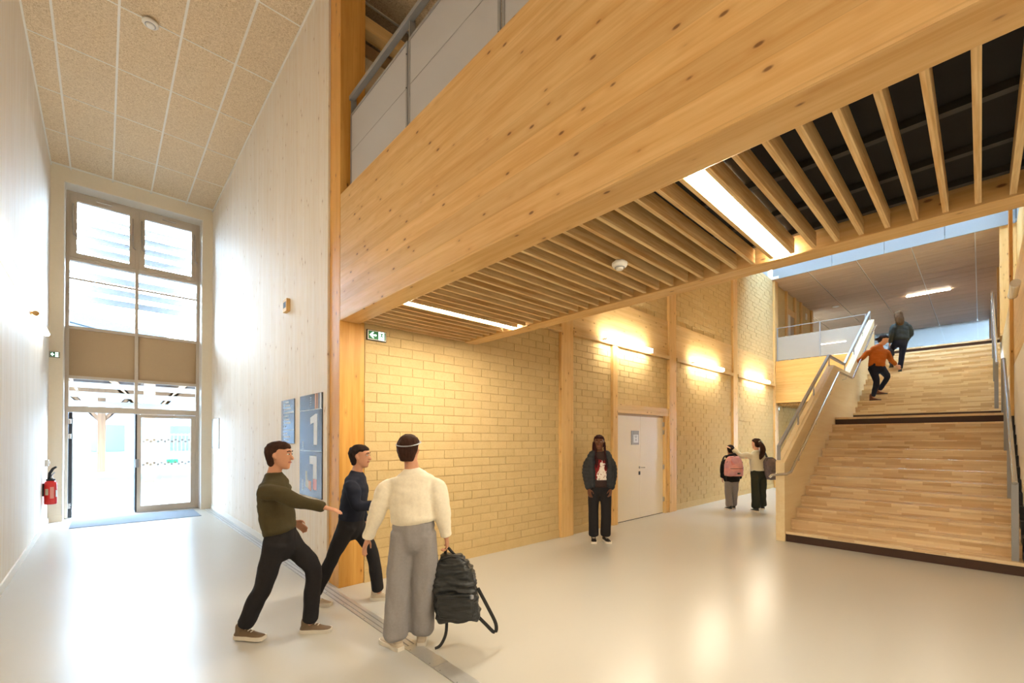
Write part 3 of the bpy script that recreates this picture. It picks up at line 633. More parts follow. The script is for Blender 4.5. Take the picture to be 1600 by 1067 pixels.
exit_sign('exit_sign', 'tiny lit exit sign under the far gallery', (16.62, YB - .002, 2.58), (1, 0, 0), .2, .1)
def panel(o, y0, y1, z0, z1, d, nm, m):   # y0 > y1 : left to right as seen from the corridor
    return box(nm, m, (XR - d - .0012, XR - d, min(y0, y1), max(y0, y1), z0, z1), o)
s1 = thing('wall_sign', 'tall slate-blue floor-plan sign with two big figures near the corner post', 'sign', (XR, 5.5, .91))
box('board', M['signdark'], (XR - .012, XR, 5.12, 5.885, .91, 2.135), s1)
panel(s1, 5.885, 5.12, 1.945, 1.953, .012, 'rule', M['signwhite']); panel(s1, 5.885, 5.12, 1.455, 1.46, .012, 'rule', M['signwhite'])
for a, b, m in ((5.345, 5.295, 'signpeach'), (5.27, 5.25, 'signpeach'), (5.235, 5.215, 'signgrey'), (5.19, 5.14, 'signwhite')): panel(s1, a, b, 1.955, 2.132, .012, 'stripe', M[m])
for k in range(5): panel(s1, 5.51, 5.47, 1.975 + k * .028, 1.992 + k * .028, .012, 'letter', M['signgrey'])
def poly(o, pts, nm, m): MB().prism([(XR - .012, y, z) for y, z in pts], (-.0014, 0, 0)).build(nm, m, o)
poly(s1, [(5.385, 1.53), (5.27, 1.53), (5.27, 1.895), (5.33, 1.895), (5.50, 1.855), (5.50, 1.775), (5.385, 1.795)], 'figure_one', M['signwhite'])
poly(s1, [(5.40, 1.13), (5.28, 1.13), (5.28, 1.40), (5.52, 1.40), (5.52, 1.30), (5.40, 1.30)], 'plan_wing', M['signwhite'])
poly(s1, [(5.40, 1.0), (5.28, 1.0), (5.28, 1.128), (5.40, 1.128)], 'plan_wing', M['signred']); poly(s1, [(5.66, 1.025), (5.56, 1.0), (5.56, 1.1), (5.60, 1.11), (5.61, 1.21), (5.66, 1.21)], 'plan_wing', M['signsand'])
poly(s1, [(5.555, .998), (5.46, .975), (5.46, 1.095), (5.555, 1.1)], 'plan_wing', M['signpeach'])
for k in range(7): panel(s1, 5.78, 5.745, .965 + k * .02, .979 + k * .02, .012, 'letter', M['signwhite'])
for k in range(4): panel(s1, 5.78, 5.745, 1.48 + k * .025, 1.496 + k * .025, .012, 'letter', M['signwhite'])
s2 = thing('wall_sign', 'smaller slate-blue directory sign with rows of white lines', 'sign', (XR, 6.4, 1.54))
box('board', M['signdark'], (XR - .01, XR, 6.115, 6.68, 1.54, 2.13), s2); panel(s2, 6.68, 6.59, 1.54, 2.13, .01, 'side_strip', M['signgrey'])
rows = [(.17, 1), (.22, 1), (.27, 2), (.38, 2), (.16, 1), (.2, 2), (.25, 2), (.06, 1), None, (.12, 1), (.24, 1), (.18, 1)]
for k, rw in enumerate(rows):
    z = 2.085 - k * .0465
    if rw is None: panel(s2, 6.59, 6.13, z + .005, z + .012, .01, 'rule', M['signwhite']); continue
    panel(s2, 6.57, 6.545, z, z + .02, .01, 'bullet', M['signwhite'])
    n = max(2, int(rw[0] / .05))
    for q in range(n): panel(s2, 6.515 - q * rw[0] / n, 6.515 - (q + .82) * rw[0] / n, z, z + .02, .01, 'word', M['signwhite'])
nb = thing('notice_frame', 'small framed white notice on the right wall near the entrance', 'notice', (XR, 11.6, 1.39))
MB().box(XR - .02, XR, 11.2, 12.02, 1.39, 2.05).build('frame', M['alu'], nb, .003); box('paper', M['signwhite'], (XR - .0215, XR - .0201, 11.24, 11.98, 1.43, 2.01), nb)
wb = thing('wall_box', 'small wooden box high on the right corridor wall', 'box', (XR, 6.41, 3.32))
MB().box(XR - .05, XR, 6.33, 6.5, 3.32, 3.49).build('body', M['post'], wb, .006); box('slot', M['rubber'], (XR - .0515, XR - .0501, 6.36, 6.47, 3.37, 3.45), wb)
for y0, y1, lb in ((9.25, 10.95, 'small tubular wall lamp near the entrance on the left wall'), (5.9, 7.62, 'large tubular wall lamp cut by the left picture edge'), (2.6, 4.3, 'tubular wall lamp on the left wall beside the viewer'), (-.8, .9, 'tubular wall lamp on the left wall behind the viewer'), (-4.2, -2.5, 'farthest tubular wall lamp on the left wall behind the viewer')):
    l = thing('wall_lamp', lb, 'lamp', (XL + .05, (y0 + y1) / 2, 3.36), 'tubular lamps on the left wall')
    MB().tube([(XL + .05, y0, 3.40), (XL + .05, y1, 3.40)], .036, 16).build('tube', M['lampl'], l, smooth=True)
    for y, d in ((y0, -1), (y1, 1)): MB().tube([(XL + .05, y, 3.40), (XL + .05, y + d * .012, 3.40)], .038, 16).build('end_cap', M['post'], l, smooth=True)
    box('back_bar', M['post'], (XL, XL + .012, y0, y1, 3.375, 3.425), l)
sw = thing('wall_switch', 'small white door switch beside the glazed doors', 'switch', (-.72, 11.9, 1.15))
MB().box(XL, XL + .045, 11.55, 11.66, 1.10, 1.22).build('case', M['plastic'], sw, .006); MB().tube([(XL + .046, 11.605, 1.16), (XL + .06, 11.605, 1.16)], .032, 16).build('button', M['plastic'], sw, smooth=True)
fx = thing('fire_extinguisher', 'red fire extinguisher with black hose on the left wall', 'fire extinguisher', (-.675, 11.15, .45))
C0 = Vector((-.672, 11.15, 0))
MB().lathe(C0, [(.07, .455), (.078, .462), (.082, .48), (.082, .80), (.074, .84), (.05, .865), (.03, .87)], 24).build('cylinder', M['red'], fx, smooth=True)
MB().lathe(C0, [(.05, .866), (.058, .872), (.058, .892), (.03, .9), (.022, .92)], 18).build('collar', M['rubber'], fx, smooth=True)
MB().box(-.70, -.64, 11.12, 11.16, .905, .93).build('valve', M['chrome'], fx, .004)
MB().tube([(-.672, 11.15, .92), (-.655, 11.135, .97), (-.625, 11.11, 1.01)], .011, 8).build('lever', M['chrome'], fx, smooth=True)
MB().tube([(-.69, 11.13, .9), (-.68, 11.10, 1.0), (-.64, 11.07, 1.08), (-.60, 11.05, 1.11)], [.02, .022, .02, .016], 10).build('hose', M['rubber'], fx, smooth=True)
def lab(a0, a1, z0, z1, nm, m):
    ps = []
    for z in (z0, z1): ps.append([C0 + Vector((.0835 * math.cos(a0 + (a1 - a0) * q / 5), .0835 * math.sin(a0 + (a1 - a0) * q / 5), z)) for q in range(6)])
    MB().rings(ps, cap=False, closed=False).build(nm, m, fx)
lab(-2.4, -1.85, .62, .73, 'label', M['signsand']); lab(-1.6, -1.0, .56, .76, 'label', M['signred']); lab(-.7, -.2, .58, .70, 'label', M['signwhite'])
box('wall_bracket', M['rubber'], (XL, -.75, 11.12, 11.18, .6, .82), fx)
# ------------------------------------------------------------------ people
from mathutils import noise as mnoise
RH = Vector((math.cos(_y), -math.sin(_y), 0)); FH = Vector((math.sin(_y), math.cos(_y), 0)); ZH = Vector((0, 0, 1))
def cloth(name, c, rough=.85, var=.12, scale=60):
    t = NT(name); p = t.pos(); nz = t.noise(p, scale, 3, .6)
    dk = tuple(x * (1 - var) for x in c[:3]) + (1,); lt = tuple(min(1, x * (1 + var)) for x in c[:3]) + (1,)
    return t.bsdf(t.mix(nz, dk, lt), rough, 0, .2)
for n, c in dict(cream=(240, 230, 208), greycloth=(150, 146, 146), olive=(74, 66, 44), blackcloth=(38, 36, 38), navy=(34, 38, 52), puffer=(54, 56, 60), tee=(58, 42, 40), hoodie=(30, 29, 32), greypant=(140, 132, 130), offwhite=(216, 210, 190), greenblack=(52, 54, 46), rust=(176, 94, 32), jeans=(38, 42, 60), charcoal=(56, 60, 58)).items():
    M['c_' + n] = cloth('cloth_' + n, srgb(*c))
def skin(name, c):
    t = NT(name); nz = t.noise(t.pos(), 40, 2); return t.bsdf(t.mix(nz, srgb(*[x * .95 for x in c]), srgb(*c)), .5, 0, .35)
M['skin_light'] = skin('skin_light', (226, 172, 142)); M['skin_mid'] = skin('skin_mid', (206, 150, 118)); M['skin_dark'] = skin('skin_dark', (108, 68, 48))
def hairm(name, c):
    t = NT(name); nz = t.noise(t.pos((90, 90, 6)), 1, 3); return t.bsdf(t.mix(nz, srgb(*[x * .6 for x in c]), srgb(*[min(255, x * 1.25) for x in c])), .75, 0, .08)
M['hair_black'] = hairm('hair_black', (44, 34, 32)); M['hair_brown'] = hairm('hair_brown', (62, 42, 34)); M['hair_blond'] = hairm('hair_blond', (84, 62, 40)); M['hair_braid'] = hairm('hair_braid', (54, 30, 32))
M['shoe_beige'] = plain('shoe_beige', srgb(196, 180, 158), .6); M['shoe_brown'] = plain('shoe_brown', srgb(112, 92, 70), .6); M['shoe_black'] = plain('shoe_black', srgb(34, 32, 33), .5)
M['sole_white'] = plain('sole_white', srgb(228, 220, 206), .6); M['boot'] = plain('boot_rust', srgb(112, 60, 40), .5); M['lips'] = plain('lips', srgb(160, 88, 80), .5); M['lips_dark'] = plain('lips_dark', srgb(150, 90, 80), .45)
M['eye'] = plain('eye_white', srgb(228, 222, 214), .25); M['iris'] = plain('iris_dark', srgb(34, 22, 18), .2)

def resamp(P, R, k=3):
    P = [Vector(p) for p in P]; n = len(P); oP, oR = [], []
    for i in range(n - 1):
        p0, p1, p2, p3 = P[max(i - 1, 0)], P[i], P[i + 1], P[min(i + 2, n - 1)]
        for q in range(k):
            t = q / k
            oP.append(.5 * ((2 * p1) + (p2 - p0) * t + (2 * p0 - 5 * p1 + 4 * p2 - p3) * t * t + (3 * p1 - p0 - 3 * p2 + p3) * t ** 3))
            s = t * t * (3 - 2 * t); oR.append((R[i][0] * (1 - s) + R[i + 1][0] * s, R[i][1] * (1 - s) + R[i + 1][1] * s))
    oP.append(P[-1]); oR.append(R[-1]); return oP, oR
def limb(m, P, R, side, n=14, k=3, flat=False):
    R = [r if isinstance(r, tuple) else (r, r) for r in R]
    P, R = resamp(P, R, k); rs = []; side = Vector(side)
    def ring(p, t, r):
        a = side - t * side.dot(t)
        if a.length < 1e-4: a = Vector((t.y, -t.x, .1))
        a.normalize(); b = t.cross(a)
        return [p + a * r[0] * math.cos(2 * math.pi * q / n) + b * r[1] * math.sin(2 * math.pi * q / n) for q in range(n)]
    T = []
    for i in range(len(P)):
        t = (P[min(i + 1, len(P) - 1)] - P[max(i - 1, 0)]); T.append(t.normalized())
    e = .35 if flat else 1.0
    mr = lambda r: min(r)
    for f, g in ((.94, .25), (.75, .6), (.45, .87)): rs.append(ring(P[0] - T[0] * mr(R[0]) * f * e, T[0], (R[0][0] * g, R[0][1] * g)))
    for p, t, r in zip(P, T, R): rs.append(ring(p, t, r))
    for f, g in ((.45, .87), (.75, .6), (.94, .25)): rs.append(ring(P[-1] + T[-1] * mr(R[-1]) * f * e, T[-1], (R[-1][0] * g, R[-1][1] * g)))
    m.rings(rs); return m
TMP = bpy.data.scenes.new('workbench')
def solid(m, name, mat, parent, vox=.011, it=4, disp=None):
    me = m.mesh(name, ORG[parent.name]); ob = bpy.data.objects.new(name, me); TMP.collection.objects.link(ob)
    r = ob.modifiers.new('r', 'REMESH'); r.mode = 'VOXEL'; r.voxel_size = vox
    if it: s = ob.modifiers.new('s', 'SMOOTH'); s.iterations = it; s.factor = .5
    vl = TMP.view_layers[0]; vl.update(); nm = bpy.data.meshes.new_from_object(ob.evaluated_get(vl.depsgraph))
    TMP.collection.objects.unlink(ob); COL.objects.link(ob); ob.modifiers.clear(); ob.data = nm; bpy.data.meshes.remove(me); nm.name = name
    if disp:
        amp, sc, ridge, rz = disp
        n = len(nm.vertices); co = [0.0] * (3 * n); nm.vertices.foreach_get('co', co); no = [tuple(v.normal) for v in nm.vertices]
        for i in range(n):
            x, y, z = co[3 * i:3 * i + 3]
            d = amp * mnoise.noise(Vector((x * sc[0] + 7.3, y * sc[1] + 1.1, z * sc[2] + 3.7)))
            d += amp * .5 * mnoise.noise(Vector((x * sc[0] * 2.1, y * sc[1] * 2.1, z * sc[2] * 2.3)))
            if ridge: d += ridge * (abs(math.sin(z * math.pi / rz)) ** .5 - .7)
            for q in range(3): co[3 * i + q] += no[i][q] * d
        nm.vertices.foreach_set('co', co)
    nm.materials.clear(); nm.materials.append(mat)
    nm.polygons.foreach_set('use_smooth', [True] * len(nm.polygons)); nm.update()
    ob.parent = parent; ORG[ob.name] = ORG[parent.name].copy(); return ob
HEAD = [(-.115, .020, .018, .055), (-.100, .037, .040, .040), (-.075, .051, .062, .020), (-.045, .061, .078, .006), (-.010, .068, .090, -.004), (.030, .073, .096, -.008), (.065, .070, .092, -.010), (.092, .056, .074, -.012), (.108, .034, .046, -.012), (.115, .010, .014, -.012)]
def frame(f, up=(0, 0, 1)):
    f = Vector(f).normalized(); r = f.cross(Vector(up)).normalized(); u = r.cross(f); return r, f, u
def head(m, c, fr, s=1.0, n=20):
    r, f, u = fr; rs = []
    for z, hw, hd, yc in HEAD: rs.append([c + (r * hw * math.cos(2 * math.pi * q / n) + f * (yc + hd * math.sin(2 * math.pi * q / n)) + u * z) * s for q in range(n)])
    m.rings(rs)
    L = lambda x, y, z: c + (r * x + f * y + u * z) * s
    limb(m, [L(0, .082, .022), L(0, .094, -.005), L(0, .104, -.026)], [.009 * s, .011 * s, .015 * s], r, 8)
    limb(m, [L(-.034, .078, .034), L(0, .086, .038), L(.034, .078, .034)], [.009 * s, .010 * s, .009 * s], u, 8)
    limb(m, [L(-.016, .080, -.058), L(.016, .080, -.058)], [.009 * s, .009 * s], u, 8)
    for q in (-1, 1): limb(m, [L(q * .070, -.008, -.024), L(q * .077, -.016, .0), L(q * .075, -.018, .018)], [.009 * s, (.008 * s, .016 * s), .008 * s], r, 8)
def face(parent, c, fr, s, lip):
    r, f, u = fr; L = lambda x, y, z: c + (r * x + f * y + u * z) * s
    for q in (-1, 1):
        e = MB().ball(L(q * .030, .077, .012), (.011 * s, .011 * s, .0065 * s), 10, 6).build('eye', M['eye'], parent, smooth=True)
        MB().ball(L(q * .030, .0845, .012), .0062 * s, 8, 6).build('iris', M['iris'], e, smooth=True)
        MB().tube([L(q * .016, .092, .034), L(q * .032, .090, .040), L(q * .048, .078, .034)], .004 * s, 6).build('eyebrow', M['hair_black'], parent, smooth=True)
    MB().tube([L(-.024, .080, -.056), L(-.010, .089, -.0535), L(0, .0905, -.055), L(.010, .089, -.0535), L(.024, .080, -.056)], .0055 * s, 8).build('lips', lip, parent, smooth=True)
def haircap(m, c, fr, s=1.0, low=-.075, n=20, fringe=.05, g=1.0):
    r, f, u = fr; rs = []
    rows = [(low, .050, -.012, -.082), (-.045, .066, -.006, -.098), (-.01, .0765, .010, -.110), (.025, .081, .026, -.117), (fringe, .081, .055, -.116), (fringe + .014, .079, .088, -.114), (.092, .068, .078, -.098), (.112, .046, .048, -.072), (.124, .016, .006, -.03)]
    for z, hw, fy, by in rows:
        yc, hd = (fy + by) / 2, (fy - by) / 2
        rs.append([c + (r * hw * g * math.cos(2 * math.pi * q / n) + f * (yc + hd * g * math.sin(2 * math.pi * q / n)) + u * z) * s for q in range(n)])
    m.rings(rs)
def hand(m, w, d, pn, ts, s=1.0, curl=.35):
    # wrist w, pointing direction d, palm normal pn (towards which fingers curl), ts: side vector the thumb is on
    d = Vector(d).normalized(); ts = Vector(ts); ts = (ts - d * ts.dot(d)).normalized(); pn = Vector(pn); pn = (pn - d * pn.dot(d) - ts * pn.dot(ts)).normalized()
    w = Vector(w)
    limb(m, [w, w + d * .035 * s, w + d * .075 * s], [(.024 * s, .018 * s), (.034 * s, .016 * s), (.038 * s, .014 * s)], ts, 12)
    for q, (off, ln) in enumerate(((.030, .068), (.010, .078), (-.010, .072), (-.029, .056))):
        p = w + (d * .078 + ts * off) * s; P = [p - d * .012 * s, p]; a = curl * .6
        for sg, fr_ in enumerate((.42, .32, .26)):
            dd = d * math.cos(a) + pn * math.sin(a) + ts * off * .6; p = p + dd.normalized() * ln * fr_ * s; P.append(p); a += curl
        limb(m, P, [.0085 * s, .0085 * s, .008 * s, .0075 * s, .0065 * s], ts, 8, 2)
    p = w + (d * .022 + ts * .026) * s
    P = [p, p + (d * .024 + ts * .026 + pn * .008) * s, p + (d * .05 + ts * .032 + pn * .02) * s, p + (d * .07 + ts * .028 + pn * .03) * s]
    limb(m, P, [.0125 * s, .011 * s, .009 * s, .0075 * s], pn, 8, 2)
def shoe(parent, an, toe, m1, m2, s=1.0, z0=None, boot=False):
    if boot: s = s * .9
    toe = Vector(toe).normalized(); sd = toe.cross(ZH).normalized(); an = Vector(an); g = Vector((an.x, an.y, z0))
    rs = []; so = []
    prof = [(-.075, .026, .055), (-.055, .036, .075), (-.01, .037, .085), (.04, .036, .075), (.085, .043, .058), (.125, .044, .045), (.155, .040, .040), (.172, .028, .033)]
    for y, hw, h in prof:
        P = []
        for q in range(10):
            th = math.pi * q / 9; P.append(g + (toe * y + sd * hw * math.cos(th) * (1 if 0 < q < 9 else .98)) * s + ZH * (.018 + (h - .018) * math.sin(th) ** .7 if 0 < q < 9 else .018) * s)
        rs.append(P)
        so.append([g + (toe * (y * 1.03) + sd * hw * 1.1 * x) * s + ZH * z * s for x, z in ((1, .0), (1.0, .03), (-1.0, .03), (-1, .0))])
    m = MB().rings(rs); top = [(0, .05, .075), (0, .042, .09), (0, .04, .16 if boot else .105)]
    limb(m, [g + (toe * -.03 + ZH * .05) * s, g + (toe * -.03) * s + ZH * (.17 if boot else .10) * s], [(.036 * s, .045 * s), (.036 * s, .042 * s)], sd, 12)
    o = m.build('shoe' if not boot else 'boot', m1, parent, smooth=True, sharp=60)
    MB().rings(so).build('sole', m2, o, smooth=True, sharp=50)
    if not boot:
        for y in (.02, .045, .07): MB().tube([g + (toe * y + sd * -.02 + ZH * (.088 - y * .35)) * s, g + (toe * (y + .008) + ZH * (.094 - y * .35)) * s, g + (toe * y + sd * .02 + ZH * (.088 - y * .35)) * s], .004 * s, 6).build('lace', M['sole_white'], o, smooth=True)
def person(label, base, J, H, facing, sk, topm, botm, s=1.0, top='sweater', hem=.0, leg=(.085, .07, .068), sleeve=(.07, .056, .05), shoes=None, toes=None, zf=None, hands=None, vox=.011, fold=.010, neckc=None, topdisp=None, wide=1.0, up=(0, 0, 1), tdepth=1.0, topname=None, grp=None):
    B = Vector(base); W = lambda p: B + RH * p[0] + FH * p[1] + ZH * p[2]
    g = thing('person', label, 'person', B, grp)
    j = {k: W(v) for k, v in J.items()}
    sside = (j['shr'] - j['shl']).normalized(); hside = (j['hipr'] - j['hipl']).normalized()
    fv = (RH * facing[0] + FH * facing[1] + ZH * facing[2]).normalized(); fr = frame(fv, RH * up[0] + FH * up[1] + ZH * up[2])
    hc = j['head']; nk = j['neck']; pv = j['pelvis']; ch = j['chest']; sc = (j['shl'] + j['shr']) / 2; wst = pv.lerp(ch, .5)
    m = MB(); head(m, hc, fr, s)
    limb(m, [nk - ZH * .02, nk.lerp(hc, .5), hc - fr[2] * .05 * s - fr[1] * .015], [(.058 * s, .055 * s), (.05 * s, .05 * s), (.05 * s, .054 * s)], sside)
    limb(m, [pv - ZH * .06, pv, wst, ch, sc.lerp(nk, .25), nk], [(.12 * s, .09 * s), (.14 * s, .1 * s), (.115 * s, .085 * s), (.135 * s, .095 * s), (.085 * s, .045 * s), (.05 * s, .046 * s)], sside, 16)
    for q in 'lr':
        limb(m, [j['sh' + q] - ZH * .065 * s, j['el' + q], j['wr' + q]], [.034 * s, .034 * s, (.026 * s, .022 * s)], sside)
        limb(m, [j['hip' + q], j['kn' + q], j['an' + q]], [.07 * s, .05 * s, .036 * s], hside)
        hd = (hands or {}).get(q, {}); d = W(hd['to']) - j['wr' + q] if 'to' in hd else (j['wr' + q] - j['el' + q])
        inw = (sside if q == 'l' else -sside)
        pn = (RH * hd['pn'][0] + FH * hd['pn'][1] + ZH * hd['pn'][2]) if 'pn' in hd else inw
        ts = (RH * hd['ts'][0] + FH * hd['ts'][1] + ZH * hd['ts'][2]) if 'ts' in hd else fv
        hand(m, j['wr' + q], d, pn, ts, s * .98, hd.get('curl', .35))
    body = solid(m, 'body', M[sk], g, .0085, 3)
    # upper garment
    m = MB(); hb = pv + ZH * hem
    k = s * wide
    limb(m, [hb, pv.lerp(ch, .42) if hem < .1 else hb.lerp(ch, .4), ch, sc + ZH * .0, sc.lerp(nk, .45), nk - ZH * .012], [(.172 * k, .128 * k * tdepth), (.168 * k, .125 * k * tdepth), (.172 * k, .125 * k * tdepth), (.168 * k, .092 * k), (.118 * s, .078 * s), (.075 * s, .068 * s)], sside, 18, flat=True)
    for q in 'lr':
        sh, el, wr = j['sh' + q], j['el' + q], j['wr' + q]
        limb(m, [sh - (sh - sc) * .38 - ZH * .045 * s, sh - ZH * .055 * s, sh.lerp(el, .42), el, el.lerp(wr, .6), wr - (wr - el).normalized() * .012], [.05 * s, min(.064, sleeve[0]) * s, sleeve[0] * s * .97, sleeve[1] * s, sleeve[2] * s * 1.05, sleeve[2] * s], sside, 14, flat=True)
    tn = topname or top
    solid(m, tn, M[topm], g, vox, 5, topdisp or (fold, (7, 7, 11), 0, .06))
    # trousers
    m = MB(); cr = (j['hipl'] + j['hipr']) / 2 - ZH * .075 * s
    limb(m, [pv + ZH * .07 * s, pv, cr], [(.142 * s, .112 * s), (.165 * s, .122 * s), (.13 * s, .108 * s)], hside, 18)
    for q in 'lr':
        hp, kn, an = j['hip' + q], j['kn' + q], j['an' + q]
        dn = (an - kn).normalized()
        limb(m, [hp, hp.lerp(kn, .45), kn, kn.lerp(an, .55), an - dn * .015 * s], [(.092 * s, .105 * s), leg[0] * 1.04 * s, leg[1] * s, (leg[1] + leg[2]) / 2 * s, leg[2] * s], hside, 16, flat=True)
    solid(m, 'trousers', M[botm], g, vox, 5, (fold * 1.0, (9, 9, 4.5), 0, .06))
    sm = shoes or ('shoe_beige', 'sole_white', False)
    for q in 'lr':
        tv = (toes or {}).get(q, (facing[0], facing[1])); z0 = (zf or {}).get(q, 0) + B.z
        shoe(g, j['an' + q], RH * tv[0] + FH * tv[1], M[sm[0]], M[sm[1]], s, z0, sm[2])
    return g, W, j, fr, hc
def bag(name, label, C, r, f, u, w, h, d, mat, disp, pocket=True, cat='backpack', taper=.75, vox=.011):
    # C bottom centre; r right, f outward (front pocket side), u up
    g = thing(name, label, cat, C); C = Vector(C); m = MB(); rs = []
    for z, k in ((0, .86), (.03, .97), (.25, 1.0), (.55, .97), (.78, .88), (.92, taper), (1, taper * .7)):
        ring = []
        for q in range(24):
            th = 2 * math.pi * q / 24; c_, s_ = math.cos(th), math.sin(th); p = 2 / 3.4
            ring.append(C + r * (abs(c_) ** p * (1 if c_ > 0 else -1)) * w / 2 * k + f * (abs(s_) ** p * (1 if s_ > 0 else -1)) * d / 2 * k + u * z * h)
        rs.append(ring)
    m.rings(rs); solid(m, 'body', mat, g, vox, 3, disp)
    if pocket:
        m = MB(); rs = []
        for z, k in ((.08, .9), (.12, 1), (.38, 1), (.45, .92)):
            rs.append([C + r * (abs(math.cos(2 * math.pi * q / 20)) ** .6 * (1 if math.cos(2 * math.pi * q / 20) > 0 else -1)) * w * .40 * k + f * (d * .46 + (abs(math.sin(2 * math.pi * q / 20)) ** .6 * (1 if math.sin(2 * math.pi * q / 20) > 0 else -1)) * d * .2 * k) + u * z * h for q in range(20)])
        m.rings(rs); pk = solid(m, 'front_pocket', mat, g, vox, 2, (disp[0] * .5, disp[1], 0, .06))
        MB().tube([C + r * w * x + f * d * .67 + u * h * .4 for x in (-.34, 0, .34)], .006, 6).build('zip', M['rubber'], pk, smooth=True)
    MB().tube([C + r * w * x + f * d * y + u * h * z for x, y, z in ((-.43, .22, .45), (-.42, .25, .72), (-.26, .25, .93), (0, .25, .985), (.26, .25, .93), (.42, .25, .72), (.43, .22, .45))], .007, 6).build('zip', M['rubber'], g, smooth=True)
    return g
def strap(parent, pts, mat, w=.018, t=.004, name='strap'):
    P, R = resamp(pts, [(w, t)] * len(pts), 4); m = MB(); limb(m, P, R, Vector((RH.x, RH.y, .2)), 8, 1, flat=True); return m.build(name, mat, parent, smooth=True)

# 1 cream sweater, back to the viewer, holding a black bag
J = dict(head=(-.012, .02, 1.515), neck=(.015, 0, 1.375), chest=(.02, 0, 1.17), pelvis=(.035, 0, .93), shl=(-.155, .0, 1.29), shr=(.195, 0, 1.30), ell=(-.235, -.02, 1.07), elr=(.245, -.02, 1.06), wrl=(-.33, .02, .83), wrr=(.275, .03, .845), hipl=(-.05, 0, .885), hipr=(.12, 0, .885), knl=(-.09, .01, .48), knr=(.105, .04, .48), anl=(-.11, -.0, .085), anr=(.075, .09, .085))
g, W, j, fr, hc = person('person in loose cream sweater and wide grey trousers, back turned, carrying a black bag', (1.726, 2.998, 0), J, 1.63, (.1, 1, 0), 'skin_mid', 'c_cream', 'c_greycloth', 1.0, 'sweater', .05, (.095, .092, .098), (.078, .066, .05), ('shoe_beige', 'sole_white', False), {'l': (-.75, .66), 'r': (-.1, 1)}, None, {'r': {'to': (.285, .04, .74), 'pn': (-1, 0, 0), 'ts': (0, 1, 0), 'curl': .8}, 'l': {'curl': .3}}, .010, .015, wide=1.06, topdisp=(.009, (6, 6, 10), 0, .06))
m = MB(); hs_ = (j['hipr'] - j['hipl']).normalized(); limb(m, [j['pelvis'] + ZH * .045, j['pelvis'] + ZH * .085], [(.158, .126), (.155, .122)], hs_, 18, flat=True); solid(m, 'waistband', M['c_greycloth'], g, .010, 2)
m = MB(); haircap(m, hc, fr, 1.0, -.085, g=1.02); solid(m, 'hair', M['hair_brown'], g, .008, 2, (.004, (30, 30, 30), 0, .1))
m = MB(); r_, f_, u_ = fr
MB().tube([hc + r_ * .086 * math.cos(q / 20 * 2 * math.pi) + f_ * (-.012 + .112 * math.sin(q / 20 * 2 * math.pi)) + u_ * (.052 + .022 * math.sin(q / 20 * 2 * math.pi)) for q in range(21)], .009, 6, ry=.004).build('headband', M['signgrey'], g, smooth=True)
t = NT('crumpled_black_nylon'); p = t.pos((14, 14, 55)); nz = t.noise(p, 1, 3, .6, .8)
M['nylon'] = t.bsdf(t.mix(nz, srgb(16, 18, 20), srgb(50, 52, 53)), .36, 0, .5, bump=nz, bstr=.5, bdist=.01)
bu = (ZH + RH * -.10).normalized(); bc = W((.37, .05, .20))
bb = bag('backpack', 'crumpled black nylon bag hanging from the hand of the person in cream', bc, RH, -FH, bu, .345, .51, .19, M['nylon'], (.022, (9, 9, 34), 0, .05), True, 'bag', .6, .009)
strap(bb, [W((.26, .06, .68)), W((.268, .05, .735)), W((.287, .04, .755)), W((.315, .03, .73)), W((.36, .04, .68))], M['rubber'], .011, .005, 'handle')
strap(bb, [W((.28, .03, .20)), W((.275, .01, .10)), W((.24, -.02, .03)), W((.20, -.03, .010))], M['rubber'], .012)
strap(bb, [W((.52, .02, .45)), W((.60, .02, .30)), W((.66, .03, .17)), W((.65, .04, .10)), W((.58, .05, .16)), W((.50, .05, .24))], M['rubber'], .014)
box('tag', M['signgrey'], tuple(v for pr in zip([(bc + RH * .11 - FH * .11 + ZH * .21)[i] - .012 for i in range(3)], [(bc + RH * .11 - FH * .11 + ZH * .21)[i] + .012 for i in range(3)]) for v in pr), bb)
# 2 olive sweatshirt, striding to the right
J = dict(head=(.03, 0, 1.465), neck=(-.02, 0, 1.325), chest=(-.01, 0, 1.12), pelvis=(.04, 0, .80), shl=(.0, -.16, 1.235), shr=(-.02, .16, 1.235), ell=(.25, -.20, 1.13), elr=(-.16, .22, 1.02), wrl=(.475, -.19, 1.075), wrr=(.02, .26, .88), hipl=(.05, -.085, .78), hipr=(.04, .085, .78), knl=(-.06, -.07, .43), knr=(.27, .08, .52), anl=(-.22, -.05, .115), anr=(.24, .09, .085))
g, W, j, fr, hc = person('person in olive sweatshirt and black trousers striding right with one arm stretched out', (1.025, 3.903, 0), J, 1.6, (1, .1, 0), 'skin_mid', 'c_olive', 'c_blackcloth', .97, 'sweatshirt', .06, (.08, .068, .066), (.066, .054, .046), ('shoe_brown', 'sole_white', False), {'l': (1, -.1), 'r': (1, .1)}, {'l': .01}, {'l': {'pn': (0, 0, -1), 'ts': (0, 1, 0), 'curl': .22}}, .011, .011)
m = MB(); haircap(m, hc, fr, .97, -.09, g=1.03); solid(m, 'hair', M['hair_brown'], g, .009, 2, (.006, (30, 30, 30), 0, .1)); face(g, hc, fr, .97, M['lips'])
